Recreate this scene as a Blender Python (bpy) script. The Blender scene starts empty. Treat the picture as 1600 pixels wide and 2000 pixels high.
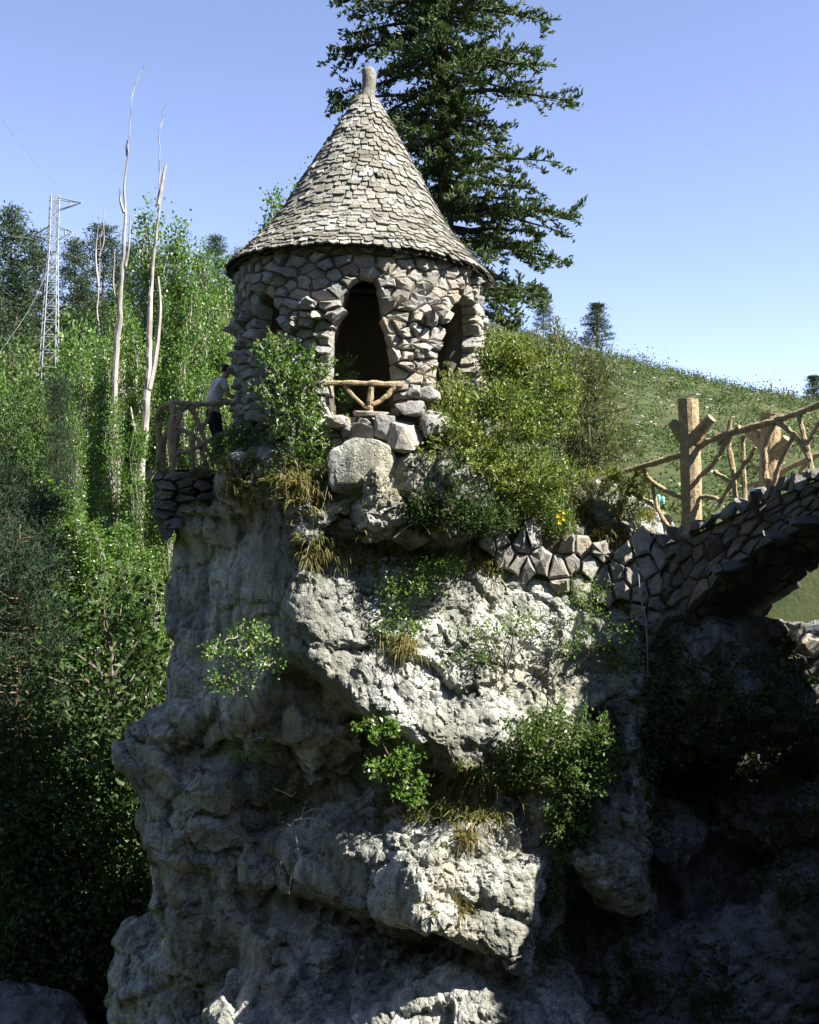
import bpy, math, random
import numpy as np
from mathutils import Vector, Matrix
from mathutils.bvhtree import BVHTree

# ------------------------------------------------------------------ camera, sky, sun, exposure
SC = bpy.context.scene
COL = SC.collection
FPX = 2200.0                      # focal length in pixels of the 1600x2000 photograph
PITCH = math.radians(2.0)
cam_d = bpy.data.cameras.new('camera')
cam_d.sensor_fit = 'VERTICAL'
cam_d.sensor_height = 36.0
cam_d.lens = 36.0 * FPX / 2000.0
cam_d.clip_start = 0.1
cam_d.clip_end = 3000.0
cam = bpy.data.objects.new('camera', cam_d)
COL.objects.link(cam)
cam.location = (0, 0, 0)
cam.rotation_euler = (math.radians(90) + PITCH, 0, 0)
SC.camera = cam

SUN_EL = math.radians(46.0)
SUN_AZ = math.radians(111.0)      # clockwise from +Y (the view direction)
SUN_DIR = Vector((math.sin(SUN_AZ) * math.cos(SUN_EL), math.cos(SUN_AZ) * math.cos(SUN_EL), math.sin(SUN_EL)))
world = bpy.data.worlds.new('World')
SC.world = world
world.use_nodes = True
wn = world.node_tree
wn.nodes.clear()
w_out = wn.nodes.new('ShaderNodeOutputWorld')
w_bg = wn.nodes.new('ShaderNodeBackground')
w_sky = wn.nodes.new('ShaderNodeTexSky')
w_sky.sky_type = 'NISHITA'
w_sky.sun_disc = False
w_sky.sun_elevation = SUN_EL
w_sky.sun_rotation = SUN_AZ
w_sky.altitude = 2200
w_sky.air_density = 1.0
w_sky.dust_density = 0.0
w_sky.ozone_density = 2.0
w_bg.inputs['Strength'].default_value = 0.086
w_wb = wn.nodes.new('ShaderNodeMix')          # camera white balance: the photograph's sky leans to violet
w_wb.data_type = 'RGBA'; w_wb.blend_type = 'MULTIPLY'
w_wb.inputs[0].default_value = 1.0
w_wb.inputs[7].default_value = (1.20, 0.985, 0.98, 1)
wn.links.new(w_sky.outputs[0], w_wb.inputs[6])
wn.links.new(w_wb.outputs[2], w_bg.inputs[0])
wn.links.new(w_bg.outputs[0], w_out.inputs[0])
sun_d = bpy.data.lights.new('sun', 'SUN')
sun_d.energy = 5.0
sun_d.angle = math.radians(0.5)
sun_d.color = (1.0, 0.95, 0.86)
sun = bpy.data.objects.new('sun', sun_d)
COL.objects.link(sun)
sun.location = (30, -10, 40)
sun.rotation_euler = (-SUN_DIR).to_track_quat('-Z', 'Y').to_euler()
SC.view_settings.view_transform = 'Standard'
SC.view_settings.look = 'None'
SC.view_settings.gamma = 1.0
SC.view_settings.exposure = 1.78
SC.view_settings.use_curve_mapping = False

# ------------------------------------------------------------------ helpers: positions, noise, meshes
CP, SP = math.cos(PITCH), math.sin(PITCH)
def ray(px, py):
    u = (1000.0 - py) / FPX
    return Vector(((px - 800.0) / FPX, CP - u * SP, SP + u * CP))
def W(px, py, D):
    """the point seen at this pixel of the photograph at depth D metres"""
    r = ray(px, py)
    return Vector((r.x * D / r.y, D, r.z * D / r.y))

def h3(ix, iy, iz, seed):
    h = (ix.astype(np.uint32) * np.uint32(374761393) + iy.astype(np.uint32) * np.uint32(668265263)
         + iz.astype(np.uint32) * np.uint32(2147483647) + np.uint32((seed * 144665 + 1013) & 0xffffffff))
    h = (h ^ (h >> np.uint32(13))) * np.uint32(1274126177)
    h = (h ^ (h >> np.uint32(16))) * np.uint32(2246822519)
    h = h ^ (h >> np.uint32(15))
    return (h & np.uint32(0xffffff)).astype(np.float32) / np.float32(0xffffff)
def vnoise(P, freq, seed=0):
    Q = P * np.asarray(freq, dtype=np.float32) + 517.3
    I = np.floor(Q).astype(np.int64)
    f = (Q - I).astype(np.float32)
    f = f * f * (3 - 2 * f)
    x, y, z = I[:, 0], I[:, 1], I[:, 2]
    fx, fy, fz = f[:, 0], f[:, 1], f[:, 2]
    def g(a, b, c): return h3(x + a, y + b, z + c, seed)
    c0 = (g(0,0,0)*(1-fx)+g(1,0,0)*fx)*(1-fy) + (g(0,1,0)*(1-fx)+g(1,1,0)*fx)*fy
    c1 = (g(0,0,1)*(1-fx)+g(1,0,1)*fx)*(1-fy) + (g(0,1,1)*(1-fx)+g(1,1,1)*fx)*fy
    return (c0 * (1 - fz) + c1 * fz) * 2 - 1
def fbm(P, freq, octv=4, seed=0, gain=0.5):
    a = 1.0; s = np.zeros(len(P), np.float32); t = 0
    fr = np.asarray(freq, dtype=np.float32) * np.ones(3, np.float32)
    for o in range(octv):
        s += a * vnoise(P, fr, seed + o * 7); t += a
        a *= gain; fr = fr * 2.03
    return s / t
def worley(P, freq, seed=0):
    """F1, F2, random value of the cell, offset from the cell point"""
    Q = P * np.asarray(freq, dtype=np.float32) + 311.7
    I = np.floor(Q).astype(np.int64)
    n = len(P)
    F1 = np.full(n, 9.0, np.float32); F2 = np.full(n, 9.0, np.float32)
    R = np.zeros((n, 4), np.float32); O = np.zeros((n, 3), np.float32)
    for a in (-1, 0, 1):
        for b in (-1, 0, 1):
            for c in (-1, 0, 1):
                x, y, z = I[:,0]+a, I[:,1]+b, I[:,2]+c
                pt = np.stack([x + h3(x,y,z,seed), y + h3(x,y,z,seed+1), z + h3(x,y,z,seed+2)], 1)
                d = (Q - pt).astype(np.float32)
                r = np.sqrt((d * d).sum(1))
                m = r < F1
                F2 = np.where(m, F1, np.minimum(F2, r))
                F1 = np.where(m, r, F1)
                if m.any():
                    O[m] = d[m]
                    xm, ym, zm = x[m], y[m], z[m]
                    for k in range(4): R[m, k] = h3(xm, ym, zm, seed + 11 + k)
    return F1, F2, R, O

def np_mesh(name, V, faces, mat, smooth=False, attrs=None):
    """V (n,3); faces: list of int arrays (m,k). One mesh datablock."""
    me = bpy.data.meshes.new(name)
    V = np.asarray(V, np.float32)
    faces = [np.asarray(f, np.int32) for f in faces if len(f)]
    nl = sum(f.size for f in faces); nf = sum(len(f) for f in faces)
    me.vertices.add(len(V)); me.vertices.foreach_set('co', V.ravel())
    me.loops.add(nl); me.polygons.add(nf)
    me.loops.foreach_set('vertex_index', np.concatenate([f.ravel() for f in faces]))
    st = []; o = 0
    for f in faces:
        st.append(np.arange(len(f), dtype=np.int32) * f.shape[1] + o); o += f.size
    me.polygons.foreach_set('loop_start', np.concatenate(st))
    me.update(calc_edges=True)
    me.polygons.foreach_set('use_smooth', np.full(nf, smooth, dtype=bool))
    if attrs:
        for k, a in attrs.items():
            at = me.attributes.new(k, 'FLOAT', 'POINT')
            at.data.foreach_set('value', np.asarray(a, np.float32))
    if mat: me.materials.append(mat)
    return me
def link(name, me, parent=None):
    o = bpy.data.objects.new(name, me)
    COL.objects.link(o)
    if parent is not None:
        o.parent = parent
        o.matrix_parent_inverse = parent.matrix_basis.inverted()
    return o
def tag(o, label, cat, group=None):
    o['label'] = label; o['category'] = cat
    if group: o['group'] = group
    return o
def thing(name, label, cat, loc=(0, 0, 0), group=None):
    o = bpy.data.objects.new(name, None)
    o.empty_display_size = 0.1
    COL.objects.link(o)
    o.location = loc
    return tag(o, label, cat, group)

class MB:
    """collects pieces into one mesh"""
    def __init__(s): s.V = []; s.F = {}; s.n = 0; s.T = []
    def add(s, V, F, tone=0.5):
        V = np.asarray(V, np.float32).reshape(-1, 3)
        for f in ([F] if isinstance(F, np.ndarray) else F):
            f = np.asarray(f, np.int64)
            if f.ndim == 1: f = f.reshape(1, -1)
            if len(f): s.F.setdefault(f.shape[1], []).append(f + s.n)
        s.V.append(V); s.n += len(V)
        s.T.append(np.broadcast_to(np.asarray(tone, np.float32), (len(V),)))
    def mesh(s, name, mat, smooth=False):
        return np_mesh(name, np.concatenate(s.V), [np.concatenate(f) for f in s.F.values()], mat, smooth,
                       {'tone': np.concatenate(s.T)})
    def build(s, name, mat, parent=None, smooth=False):
        return link(name, s.mesh(name, mat, smooth), parent)

def tube(P, R, n=6, caps=True):
    P = np.asarray([tuple(p) for p in P], np.float64); R = np.asarray(R, np.float64)
    m = len(P)
    T = np.gradient(P, axis=0); T /= np.linalg.norm(T, axis=1)[:, None] + 1e-9
    a = np.array([0.31, 0.27, 0.91]) if abs(T[0, 2]) < 0.9 else np.array([1.0, 0.1, 0.0])
    V = np.zeros((m, n, 3))
    ang = np.arange(n) * 2 * math.pi / n
    for i in range(m):
        u = np.cross(T[i], a); u /= np.linalg.norm(u) + 1e-9
        v = np.cross(T[i], u); a = np.cross(u, T[i]) * 0 + a
        V[i] = P[i] + R[i] * (np.cos(ang)[:, None] * u + np.sin(ang)[:, None] * v)
    idx = np.arange(m * n).reshape(m, n)
    q = np.stack([idx[:-1], np.roll(idx[:-1], -1, 1), np.roll(idx[1:], -1, 1), idx[1:]], -1).reshape(-1, 4)
    F = [q]
    if caps:
        F += [idx[0][::-1].reshape(1, -1), idx[-1].reshape(1, -1)]
    return V.reshape(-1, 3), F
def smooth_path(P, k=6):
    """Catmull-Rom through control points"""
    P = np.asarray([tuple(p) for p in P], np.float64)
    if len(P) < 3:
        t = np.linspace(0, 1, k + 1)[:, None]
        return P[0] * (1 - t) + P[-1] * t
    Q = np.vstack([2 * P[0] - P[1], P, 2 * P[-1] - P[-2]])
    out = []
    for i in range(1, len(Q) - 2):
        for t in np.linspace(0, 1, k, endpoint=False):
            p0, p1, p2, p3 = Q[i-1], Q[i], Q[i+1], Q[i+2]
            out.append(0.5 * ((2*p1) + (-p0+p2)*t + (2*p0-5*p1+4*p2-p3)*t*t + (-p0+3*p1-3*p2+p3)*t**3))
    out.append(P[-1])
    return np.array(out)
def limb(ctrl, r0, r1, n=7, k=5, knob=0.0, rng=None):
    """rough branch: smooth path with uneven radius"""
    P = smooth_path(ctrl, k)
    R = np.linspace(r0, r1, len(P))
    if knob and rng is not None:
        R = R * (1 + knob * rng.uniform(-1, 1, len(P)))
        P = P + rng.normal(0, r0 * knob * 0.5, P.shape)
    return tube(P, R, n)

def surface_nets(S, org, h):
    ins = S < 0
    nx, ny, nz = S.shape
    c = np.zeros((nx-1, ny-1, nz-1), np.int8)
    for a in (0, 1):
        for b in (0, 1):
            for d in (0, 1):
                c += ins[a:nx-1+a, b:ny-1+b, d:nz-1+d]
    I, J, K = np.nonzero((c > 0) & (c < 8))
    ids = np.full(c.shape, -1, np.int32); ids[I, J, K] = np.arange(len(I))
    acc = np.zeros((len(I), 3), np.float32); cnt = np.zeros(len(I), np.float32)
    C8 = [(a, b, d) for a in (0, 1) for b in (0, 1) for d in (0, 1)]
    for p in C8:
        for ax in range(3):
            if p[ax]: continue
            q = list(p); q[ax] = 1
            sa = S[I+p[0], J+p[1], K+p[2]]; sb = S[I+q[0], J+q[1], K+q[2]]
            m = (sa < 0) != (sb < 0)
            t = sa[m] / (sa[m] - sb[m])
            pos = np.tile(np.array(p, np.float32), (m.sum(), 1)); pos[:, ax] = t
            acc[m] += pos; cnt[m] += 1
    V = (np.stack([I, J, K], 1) + acc / cnt[:, None]) * h + np.asarray(org, np.float32)
    F = []
    for ax in range(3):
        sl0 = [slice(None)] * 3; sl1 = [slice(None)] * 3
        sl0[ax] = slice(0, -1); sl1[ax] = slice(1, None)
        a, b = ins[tuple(sl0)], ins[tuple(sl1)]
        ii = np.array(np.nonzero(a != b))
        o1, o2 = [k for k in range(3) if k != ax]
        ok = (ii[o1] >= 1) & (ii[o2] >= 1) & (ii[o1] < c.shape[o1]) & (ii[o2] < c.shape[o2])
        ii = ii[:, ok]
        sgn = a[tuple(ii)]
        def cell(d1, d2):
            jj = ii.copy(); jj[o1] += d1; jj[o2] += d2
            return ids[tuple(jj)]
        q = np.stack([cell(-1, -1), cell(0, -1), cell(0, 0), cell(-1, 0)], 1)
        if ax == 1: sgn = ~sgn
        q[~sgn] = q[~sgn][:, ::-1]
        F.append(q)
    F = np.concatenate(F)
    return V, F[(F >= 0).all(1)]
def vnormals(V, F):
    N = np.zeros_like(V)
    n = np.cross(V[F[:, 2]] - V[F[:, 0]], V[F[:, 3]] - V[F[:, 1]])
    for k in range(4): 
        for c in range(3): N[:, c] += np.bincount(F[:, k], n[:, c], len(V))
    return N / (np.linalg.norm(N, axis=1)[:, None] + 1e-9)
def subdivide(V, F):
    """split each quad in four (linear)"""
    n = len(V)
    E = np.concatenate([F[:, [0, 1]], F[:, [1, 2]], F[:, [2, 3]], F[:, [3, 0]]])
    Es = np.sort(E, 1).astype(np.int64)
    key = Es[:, 0] * n + Es[:, 1]
    u, inv = np.unique(key, return_inverse=True)
    em = (V[u // n] + V[u % n]) / 2
    fc = V[F].mean(1)
    inv = inv.reshape(4, -1) + n
    ci = np.arange(len(F)) + n + len(u)
    q = [np.stack([F[:, k], inv[k], ci, inv[k-1]], 1) for k in range(4)]
    return np.concatenate([V, em, fc]), np.concatenate(q)
def sstep(a, b, x):
    t = np.clip((x - a) / (b - a), 0, 1); return t * t * (3 - 2 * t)
def smin(a, b, k):
    h = np.clip(0.5 + 0.5 * (b - a) / k, 0, 1)
    return b * (1 - h) + a * h - k * h * (1 - h)
def smax(a, b, k): return -smin(-a, -b, k)

# ------------------------------------------------------------------ materials
MATS = {}
def nt(name):
    m = bpy.data.materials.new(name); m.use_nodes = True
    t = m.node_tree; t.nodes.clear()
    MATS[name] = m
    return m, t
class NG:
    """short-hand for building node trees"""
    def __init__(s, name): s.m, s.t = nt(name)
    def n(s, kind, **kw):
        x = s.t.nodes.new('ShaderNode' + kind)
        for k, v in kw.items():
            if k.startswith('i_'): x.inputs[k[2:].replace('_', ' ')].default_value = v
            else: setattr(x, k, v)
        return x
    def l(s, a, b): s.t.links.new(a, b)
    def coord(s, scale=(1, 1, 1)):
        g = s.n('NewGeometry'); mp = s.n('Mapping'); mp.inputs['Scale'].default_value = scale
        s.l(g.outputs['Position'], mp.inputs['Vector']); return mp.outputs[0]
    def noise(s, vec, scale, detail=5, rough=0.6):
        x = s.n('TexNoise'); x.inputs['Scale'].default_value = scale
        x.inputs['Detail'].default_value = detail; x.inputs['Roughness'].default_value = rough
        s.l(vec, x.inputs['Vector']); return x.outputs['Fac']
    def ramp(s, fac, stops):
        x = s.n('ValToRGB'); r = x.color_ramp
        while len(r.elements) < len(stops): r.elements.new(0.5)
        for e, (p, c) in zip(r.elements, stops):
            e.position = p; e.color = (c, c, c, 1) if isinstance(c, (int, float)) else (*c, 1)
        s.l(fac, x.inputs[0]); return x.outputs[0]
    def mix(s, fac, a, b, mode='MIX'):
        x = s.n('Mix', data_type='RGBA', blend_type=mode)
        if isinstance(fac, (int, float)): x.inputs[0].default_value = fac
        else: s.l(fac, x.inputs[0])
        for v, k in ((a, 6), (b, 7)):
            if isinstance(v, tuple): x.inputs[k].default_value = (*v, 1)
            else: s.l(v, x.inputs[k])
        return x.outputs[2]
    def math(s, op, a, b=0.0):
        x = s.n('Math', operation=op)
        for v, k in ((a, 0), (b, 1)):
            if isinstance(v, (int, float)): x.inputs[k].default_value = v
            else: s.l(v, x.inputs[k])
        return x.outputs[0]
    def bump(s, hgt, dist, strength=1.0, nrm=None):
        x = s.n('Bump'); x.inputs['Distance'].default_value = dist; x.inputs['Strength'].default_value = strength
        s.l(hgt, x.inputs['Height'])
        if nrm is not None: s.l(nrm, x.inputs['Normal'])
        return x.outputs[0]
    def out(s, col, rough=0.85, nrm=None, spec=0.25, trans=None, metal=0.0):
        b = s.n('BsdfPrincipled')
        if isinstance(col, tuple): b.inputs['Base Color'].default_value = (*col, 1)
        else: s.l(col, b.inputs['Base Color'])
        b.inputs['Roughness'].default_value = rough; b.inputs['Specular IOR Level'].default_value = spec
        b.inputs['Metallic'].default_value = metal
        if nrm is not None: s.l(nrm, b.inputs['Normal'])
        o = s.n('OutputMaterial')
        if trans:
            tr = s.n('BsdfTranslucent'); tc, amt = trans
            if isinstance(tc, tuple): tr.inputs[0].default_value = (*tc, 1)
            else: s.l(tc, tr.inputs[0])
            mx = s.n('MixShader'); mx.inputs[0].default_value = amt
            s.l(b.outputs[0], mx.inputs[1]); s.l(tr.outputs[0], mx.inputs[2]); s.l(mx.outputs[0], o.inputs[0])
        else: s.l(b.outputs[0], o.inputs[0])
        return s.m

def mat_rock(name, light, dark, ochre, crinkle=1.0):
    g = NG(name)
    p = g.coord(); ps = g.coord((1.6, 1.6, 0.28))
    big = g.noise(p, 0.7, 6, 0.6); mid = g.noise(p, 3.5, 8, 0.7); fine = g.noise(p, 22, 6, 0.7)
    streak = g.noise(ps, 2.2, 6, 0.65)
    c = g.mix(g.ramp(mid, [(0.30, 0.0), (0.58, 1.0)]), dark, light)
    c = g.mix(g.math('MULTIPLY', g.ramp(big, [(0.46, 0.0), (0.64, 1.0)]), 0.65), c, ochre)
    stain = g.noise(g.coord((.9, .9, .35)), 0.9, 5, .6)
    c = g.mix(g.math('MULTIPLY', g.ramp(stain, [(0.50, 0.0), (0.60, 1.0)]), 0.55), c, tuple(x * 0.42 for x in dark))
    c = g.mix(g.math('MULTIPLY', g.ramp(streak, [(0.50, 0.0), (0.64, 1.0)]), 0.7), c, tuple(x * 0.45 for x in dark))
    c = g.mix(g.math('MULTIPLY', g.ramp(fine, [(0.35, 1.0), (0.52, 0.0)]), 0.4), c, tuple(x * 0.5 for x in dark))
    vo = g.n('TexVoronoi', feature='DISTANCE_TO_EDGE'); vo.inputs['Scale'].default_value = 4.0
    wv = g.n('Mix', data_type='RGBA'); wv.inputs[0].default_value = 0.35
    nz = g.n('TexNoise'); nz.inputs['Scale'].default_value = 5.0; g.l(p, nz.inputs['Vector'])
    g.l(p, wv.inputs[6]); g.l(nz.outputs['Color'], wv.inputs[7]); g.l(wv.outputs[2], vo.inputs['Vector'])
    crack = g.ramp(vo.outputs['Distance'], [(0.0, 0.0), (0.05, 1.0)])
    b1 = g.bump(mid, 0.085 * crinkle, 0.9)
    b2 = g.bump(fine, 0.035 * crinkle, 0.9, b1)
    b3 = g.bump(crack, 0.04, 0.6, b2)
    return g.out(c, 0.9, b3, 0.15)

def mat_stone(name, cols, tint=None):
    """cut or picked stone; 'tone' varies from piece to piece"""
    g = NG(name)
    p = g.coord()
    a = g.n('Attribute', attribute_name='tone')
    c = g.ramp(a.outputs['Fac'], cols)
    m = g.noise(p, 7, 7, 0.7); f = g.noise(p, 45, 5, 0.7)
    if tint: c = g.mix(g.math('MULTIPLY', g.ramp(g.noise(p, 1.7, 5, .65), [(0.45, 0.0), (0.62, 1.0)]), 0.4), c, tint)
    c = g.mix(g.math('MULTIPLY', g.ramp(m, [(0.45, 0.0), (0.7, 1.0)]), 0.55), c, (0.16, 0.15, 0.13))
    c = g.mix(g.math('MULTIPLY', g.ramp(f, [(0.58, 0.0), (0.7, 1.0)]), 0.5), c, (0.55, 0.54, 0.48))
    n = g.bump(f, 0.018, 0.9, g.bump(m, 0.11, 0.9))
    return g.out(c, 0.9, n, 0.15)

def mat_leaf(name, cols, trans=0.35, gloss=0.55, spec=0.3):
    g = NG(name)
    ge = g.n('NewGeometry')
    c = g.ramp(ge.outputs['Random Per Island'], cols)
    p = g.coord()
    big = g.noise(p, 0.8, 3)
    c = g.mix(g.math('MULTIPLY', g.ramp(big, [(0.35, 0.0), (0.65, 1.0)]), 0.45), c, cols[-1][1])
    tc = g.mix(1.0, c, (1.25, 1.35, 0.7), 'MULTIPLY')
    return g.out(c, gloss, None, spec, (tc, trans))
def mat_bark(name, a, b, scale=6):
    g = NG(name)
    p = g.coord((1, 1, 0.3))
    m = g.noise(p, scale, 7, 0.7)
    c = g.mix(g.ramp(m, [(0.35, 0.0), (0.65, 1.0)]), a, b)
    return g.out(c, 0.9, g.bump(m, 0.04, 0.9), 0.1)

mat_rock('limestone', (0.61, 0.61, 0.55), (0.175, 0.185, 0.16), (0.25, 0.225, 0.135))
mat_rock('shaded_cliff', (0.27, 0.27, 0.27), (0.09, 0.095, 0.09), (0.14, 0.13, 0.09))  # limestone copy, the gorge's shade put into its darker colours
mat_stone('wall_stone', [(0.0, (0.22, 0.22, 0.22)), (0.35, (0.33, 0.325, 0.31)), (0.7, (0.43, 0.41, 0.37)), (1.0, (0.50, 0.44, 0.36))], (.36, .29, .20))
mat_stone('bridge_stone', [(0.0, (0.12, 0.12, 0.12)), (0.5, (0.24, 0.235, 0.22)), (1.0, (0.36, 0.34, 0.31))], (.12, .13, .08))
mat_stone('shingle_stone', [(0.0, (0.13, 0.125, 0.105)), (0.35, (0.26, 0.25, 0.21)), (0.7, (0.36, 0.35, 0.31)), (0.92, (0.44, 0.43, 0.40)), (1.0, (0.62, 0.61, 0.57))], (.20, .17, .125))
mat_stone('mortar', [(0.0, (0.10, 0.088, 0.07)), (1.0, (0.20, 0.165, 0.12))])

# ------------------------------------------------------------------ the limestone outcrop
def grid(lo, hi, h):
    ax = [np.arange(lo[k], hi[k] + h * 0.5, h, dtype=np.float32) for k in range(3)]
    return ax[0][:, None, None], ax[1][None, :, None], ax[2][None, None, :], tuple(len(a) for a in ax)
def plane(X, Y, Z, n, p):
    n = np.array(n, np.float64); n /= np.linalg.norm(n)
    return (n[0] * (X - p[0]) + n[1] * (Y - p[1]) + n[2] * (Z - p[2])).astype(np.float32)
def ell(X, Y, Z, c, r):
    q = np.sqrt(((X - c[0]) / r[0])**2 + ((Y - c[1]) / r[1])**2 + ((Z - c[2]) / r[2])**2)
    return ((q - 1) * min(r)).astype(np.float32)
def wedge(X, Y, Z, pl, k):
    s = None
    for n, p in pl:
        d = plane(X, Y, Z, n, p)
        s = d if s is None else smax(s, d, k)
    return s
def capsule(X, Y, Z, a, b, r):
    a = np.array(a); b = np.array(b); ab = b - a
    t = np.clip(((X - a[0]) * ab[0] + (Y - a[1]) * ab[1] + (Z - a[2]) * ab[2]) / (ab @ ab), 0, 1)
    return (np.sqrt((X - a[0] - t*ab[0])**2 + (Y - a[1] - t*ab[1])**2 + (Z - a[2] - t*ab[2])**2) - r).astype(np.float32)

def build_outcrop():
    h = 0.05
    lo = (-5.6, 14.4, -9.6); hi = (4.6, 24.6, 2.2)
    X, Y, Z, shp = grid(lo, hi, h)
    a = (X, Y, Z)
    # upper block: a wedge whose arris faces the camera, cut away below
    up = wedge(*a, [((-.74, -.64, .12), W(578, 1200, 16.5)), ((-1, .1, .04), W(335, 1200, 19.2)), ((.20, -.87, .34), W(760, 1250, 16.55)),
                    ((.93, -.35, 0), W(1262, 1200, 17.5)), ((.02, -.22, 1), W(800, 1040, 17.6)),
                    ((-.56, -.28, -.78), W(700, 1385, 16.6)), ((0, 1, 0), (0, 24, 0))], 0.22)
    lb = wedge(*a, [((-.72, -.66, .10), W(540, 1200, 16.95)), ((-1, .1, .04), W(330, 1200, 19.2)),
                    ((0, -.25, 1), W(430, 985, 18.2)), ((-.25, -.35, -1), W(420, 1440, 17.8)),
                    ((.9, -.3, -.3), W(560, 1330, 17.2)), ((0, 1, 0), (0, 24, 0))], 0.35)
    s = smin(up, lb, 0.12)
    bk = wedge(*a, [((0, -1, .05), (0, 18.3, -3)), ((-1, -.1, 0), W(335, 1500, 19)), ((1, -.25, .1), W(1150, 1600, 18.3)),
                    ((0, 0, 1), (0, 0, .3)), ((0, 1, 0), (0, 24.2, 0))], 0.4)
    s = smin(s, bk, 0.25)
    sl = capsule(*a, W(545, 1320, 17.75), W(655, 1475, 17.7), .52)
    s = smin(s, sl, 0.12)
    for px, py, D, r, k in (
            (700, 950, 19.0, (2.3, 2.3, 1.2), .3),      (600, 935, 17.0, (.6, .5, .5), .15), (825, 935, 17.0, (.6, .5, .5), .15), (500, 935, 17.6, (.6, .6, .45), .2), (900, 945, 17.3, (.6, .5, .45), .2),      # pedestal of the tower
            (704, 922, 16.80, (.56, .38, .58), .08),      # smooth slab below the sill
            (640, 1010, 17.2, (.75, .5, .35), .2), (725, 1005, 17.05, (1.2, .6, .5), .2), (850, 1015, 17.3, (.9, .6, .5), .2),
            (440, 1010, 19.2, (.9, 1.2, .7), .2),    # terrace
            (1085, 1030, 19.4, (1.75, 1.5, .95), .4),    # right shoulder
            (1110, 960, 18.6, (.55, .5, .5), .15),
            (330, 1465, 19.4, (.78, 1.1, .78), .15),     # left bulge
            (425, 1560, 18.8, (.95, 1.1, 1.15), .2),
            (405, 1600, 19.7, (1.2, 1.4, 2.2), .4),
            (345, 1640, 19.2, (.55, .8, .65), .12),
            (500, 1665, 18.75, (.62, .8, .5), .12),
            (410, 1690, 18.9, (.35, .5, .4), .1),
            (575, 1700, 18.7, (.5, .7, .5), .12),
            (395, 1930, 20.1, (1.45, 1.7, 1.4), .2),     # foot
            (290, 1900, 19.9, (.65, 1.0, 1.0), .15),
            (660, 1985, 18.0, (1.75, 1.5, 1.75), .2),
            (900, 2040, 16.5, (1.35, 1.3, 1.35), .15),
            (1030, 1990, 17.2, (.9, 1.2, 1.3), .2),
            (800, 2200, 17.0, (4.2, 2.4, 2.2), .5)):
        s = smin(s, ell(*a, W(px, py, D), r), k)
    nose = wedge(*a, [((-.34, -.25, .92), W(850, 1600, 16.2)), ((.34, -.86, .36), W(950, 1720, 15.6)),
                      ((-.36, -.38, -.85), W(840, 1830, 16.1)), ((.9, -.4, -.1), W(1085, 1700, 16.4)),
                      ((-.75, -.65, .1), W(660, 1700, 16.7)), ((0, 1, 0), (0, 20, 0))], 0.15)
    s = smin(s, nose, 0.1)
    for px, py, D, r, k in (
            (650, 1530, 16.6, (.75, 1.2, .75), .25),     # the dark hollow
            (560, 1620, 16.6, (.55, 1.3, .45), .2),
            (460, 1735, 17.1, (1.2, .8, .28), .15),
            (740, 1460, 16.6, (.5, 1.0, .4), .2),
            (780, 1905, 15.4, (1.4, .7, .16), .1),
            (1190, 1500, 16.6, (.4, 1.2, .8), .2)):
        s = smax(s, -ell(*a, W(px, py, D), r), k)
    s = s.astype(np.float32)
    near = np.nonzero(np.abs(s) < 0.55)
    P = np.stack([lo[0] + near[0] * h, lo[1] + near[1] * h, lo[2] + near[2] * h], 1).astype(np.float32)
    wp = P + 0.25 * np.stack([vnoise(P, 1.3, 51), vnoise(P, 1.3, 52), vnoise(P, 1.3, 53)], 1)
    d = 0.17 * fbm(wp, 0.75, 3, 3) + 0.07 * (np.abs(fbm(wp, (2.0, 2.0, 2.6), 3, 9)) * 2 - .5)
    calm = 1 - .62 * sstep(-1.2, -2.1, P[:, 0]) * sstep(-3.3, -2.3, P[:, 2]) * sstep(1.2, .4, P[:, 2])
    calm *= 1 - .45 * sstep(-1.9, -1.2, P[:, 0]) * sstep(-3.2, -2.6, P[:, 2]) * sstep(.4, -.2, P[:, 2])
    d *= calm.astype(np.float32)
    # inclined beds
    bed = wp @ np.array([0.22, 0.10, 0.97], np.float32)
    d += calm.astype(np.float32) * 0.05 * np.abs(((bed * 1.7 + 0.3 * vnoise(P, .8, 5)) % 1.0) * 2 - 1)
    s[near] += d
    s[0] = s[-1] = 1; s[:, 0] = s[:, -1] = 1; s[:, :, 0] = s[:, :, -1] = 1
    V, F = surface_nets(s, lo, h)
    del s
    # facets, chips and cracks along the normals
    N = vnormals(V, F)
    face = np.clip(.45 + .8 * (N[:, 0] * .75 - N[:, 1] * .35 + N[:, 2] * .2), .2, 1)
    wv = V + .22 * np.stack([vnoise(V, 2.2, 61), vnoise(V, 2.2, 62), vnoise(V, 2.2, 63)], 1)
    f1, f2, R, O = worley(V + .3 * np.stack([vnoise(V, 1.1, 64), vnoise(V, 1.1, 65), vnoise(V, 1.1, 66)], 1), (.5, .5, .6), 171)
    d0 = 0.42 * ((R[:, :3] - .5) * O).sum(1) + .12 * (R[:, 3] - .5) - .10 * np.exp(-(f2 - f1) / .03)
    d0 += .09 * fbm(V, (2.4, 2.4, .5), 3, 44) * sstep(-2.6, -3.6, V[:, 2]).astype(np.float32)
    f1, f2, R, O = worley(wv, (.85, .85, 1.15), 71)
    d = 0.42 * ((R[:, :3] - .5) * O).sum(1) + .20 * (R[:, 3] - .5) - 0.12 * np.exp(-(f2 - f1) / .04) + d0
    f1, f2, R, O = worley(wv, (2.1, 2.1, 2.6), 77)
    d += face * (0.13 * ((R[:, :3] - .5) * O).sum(1) + 0.09 * (R[:, 3] - .5) - 0.07 * np.exp(-(f2 - f1) / .07))
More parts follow.
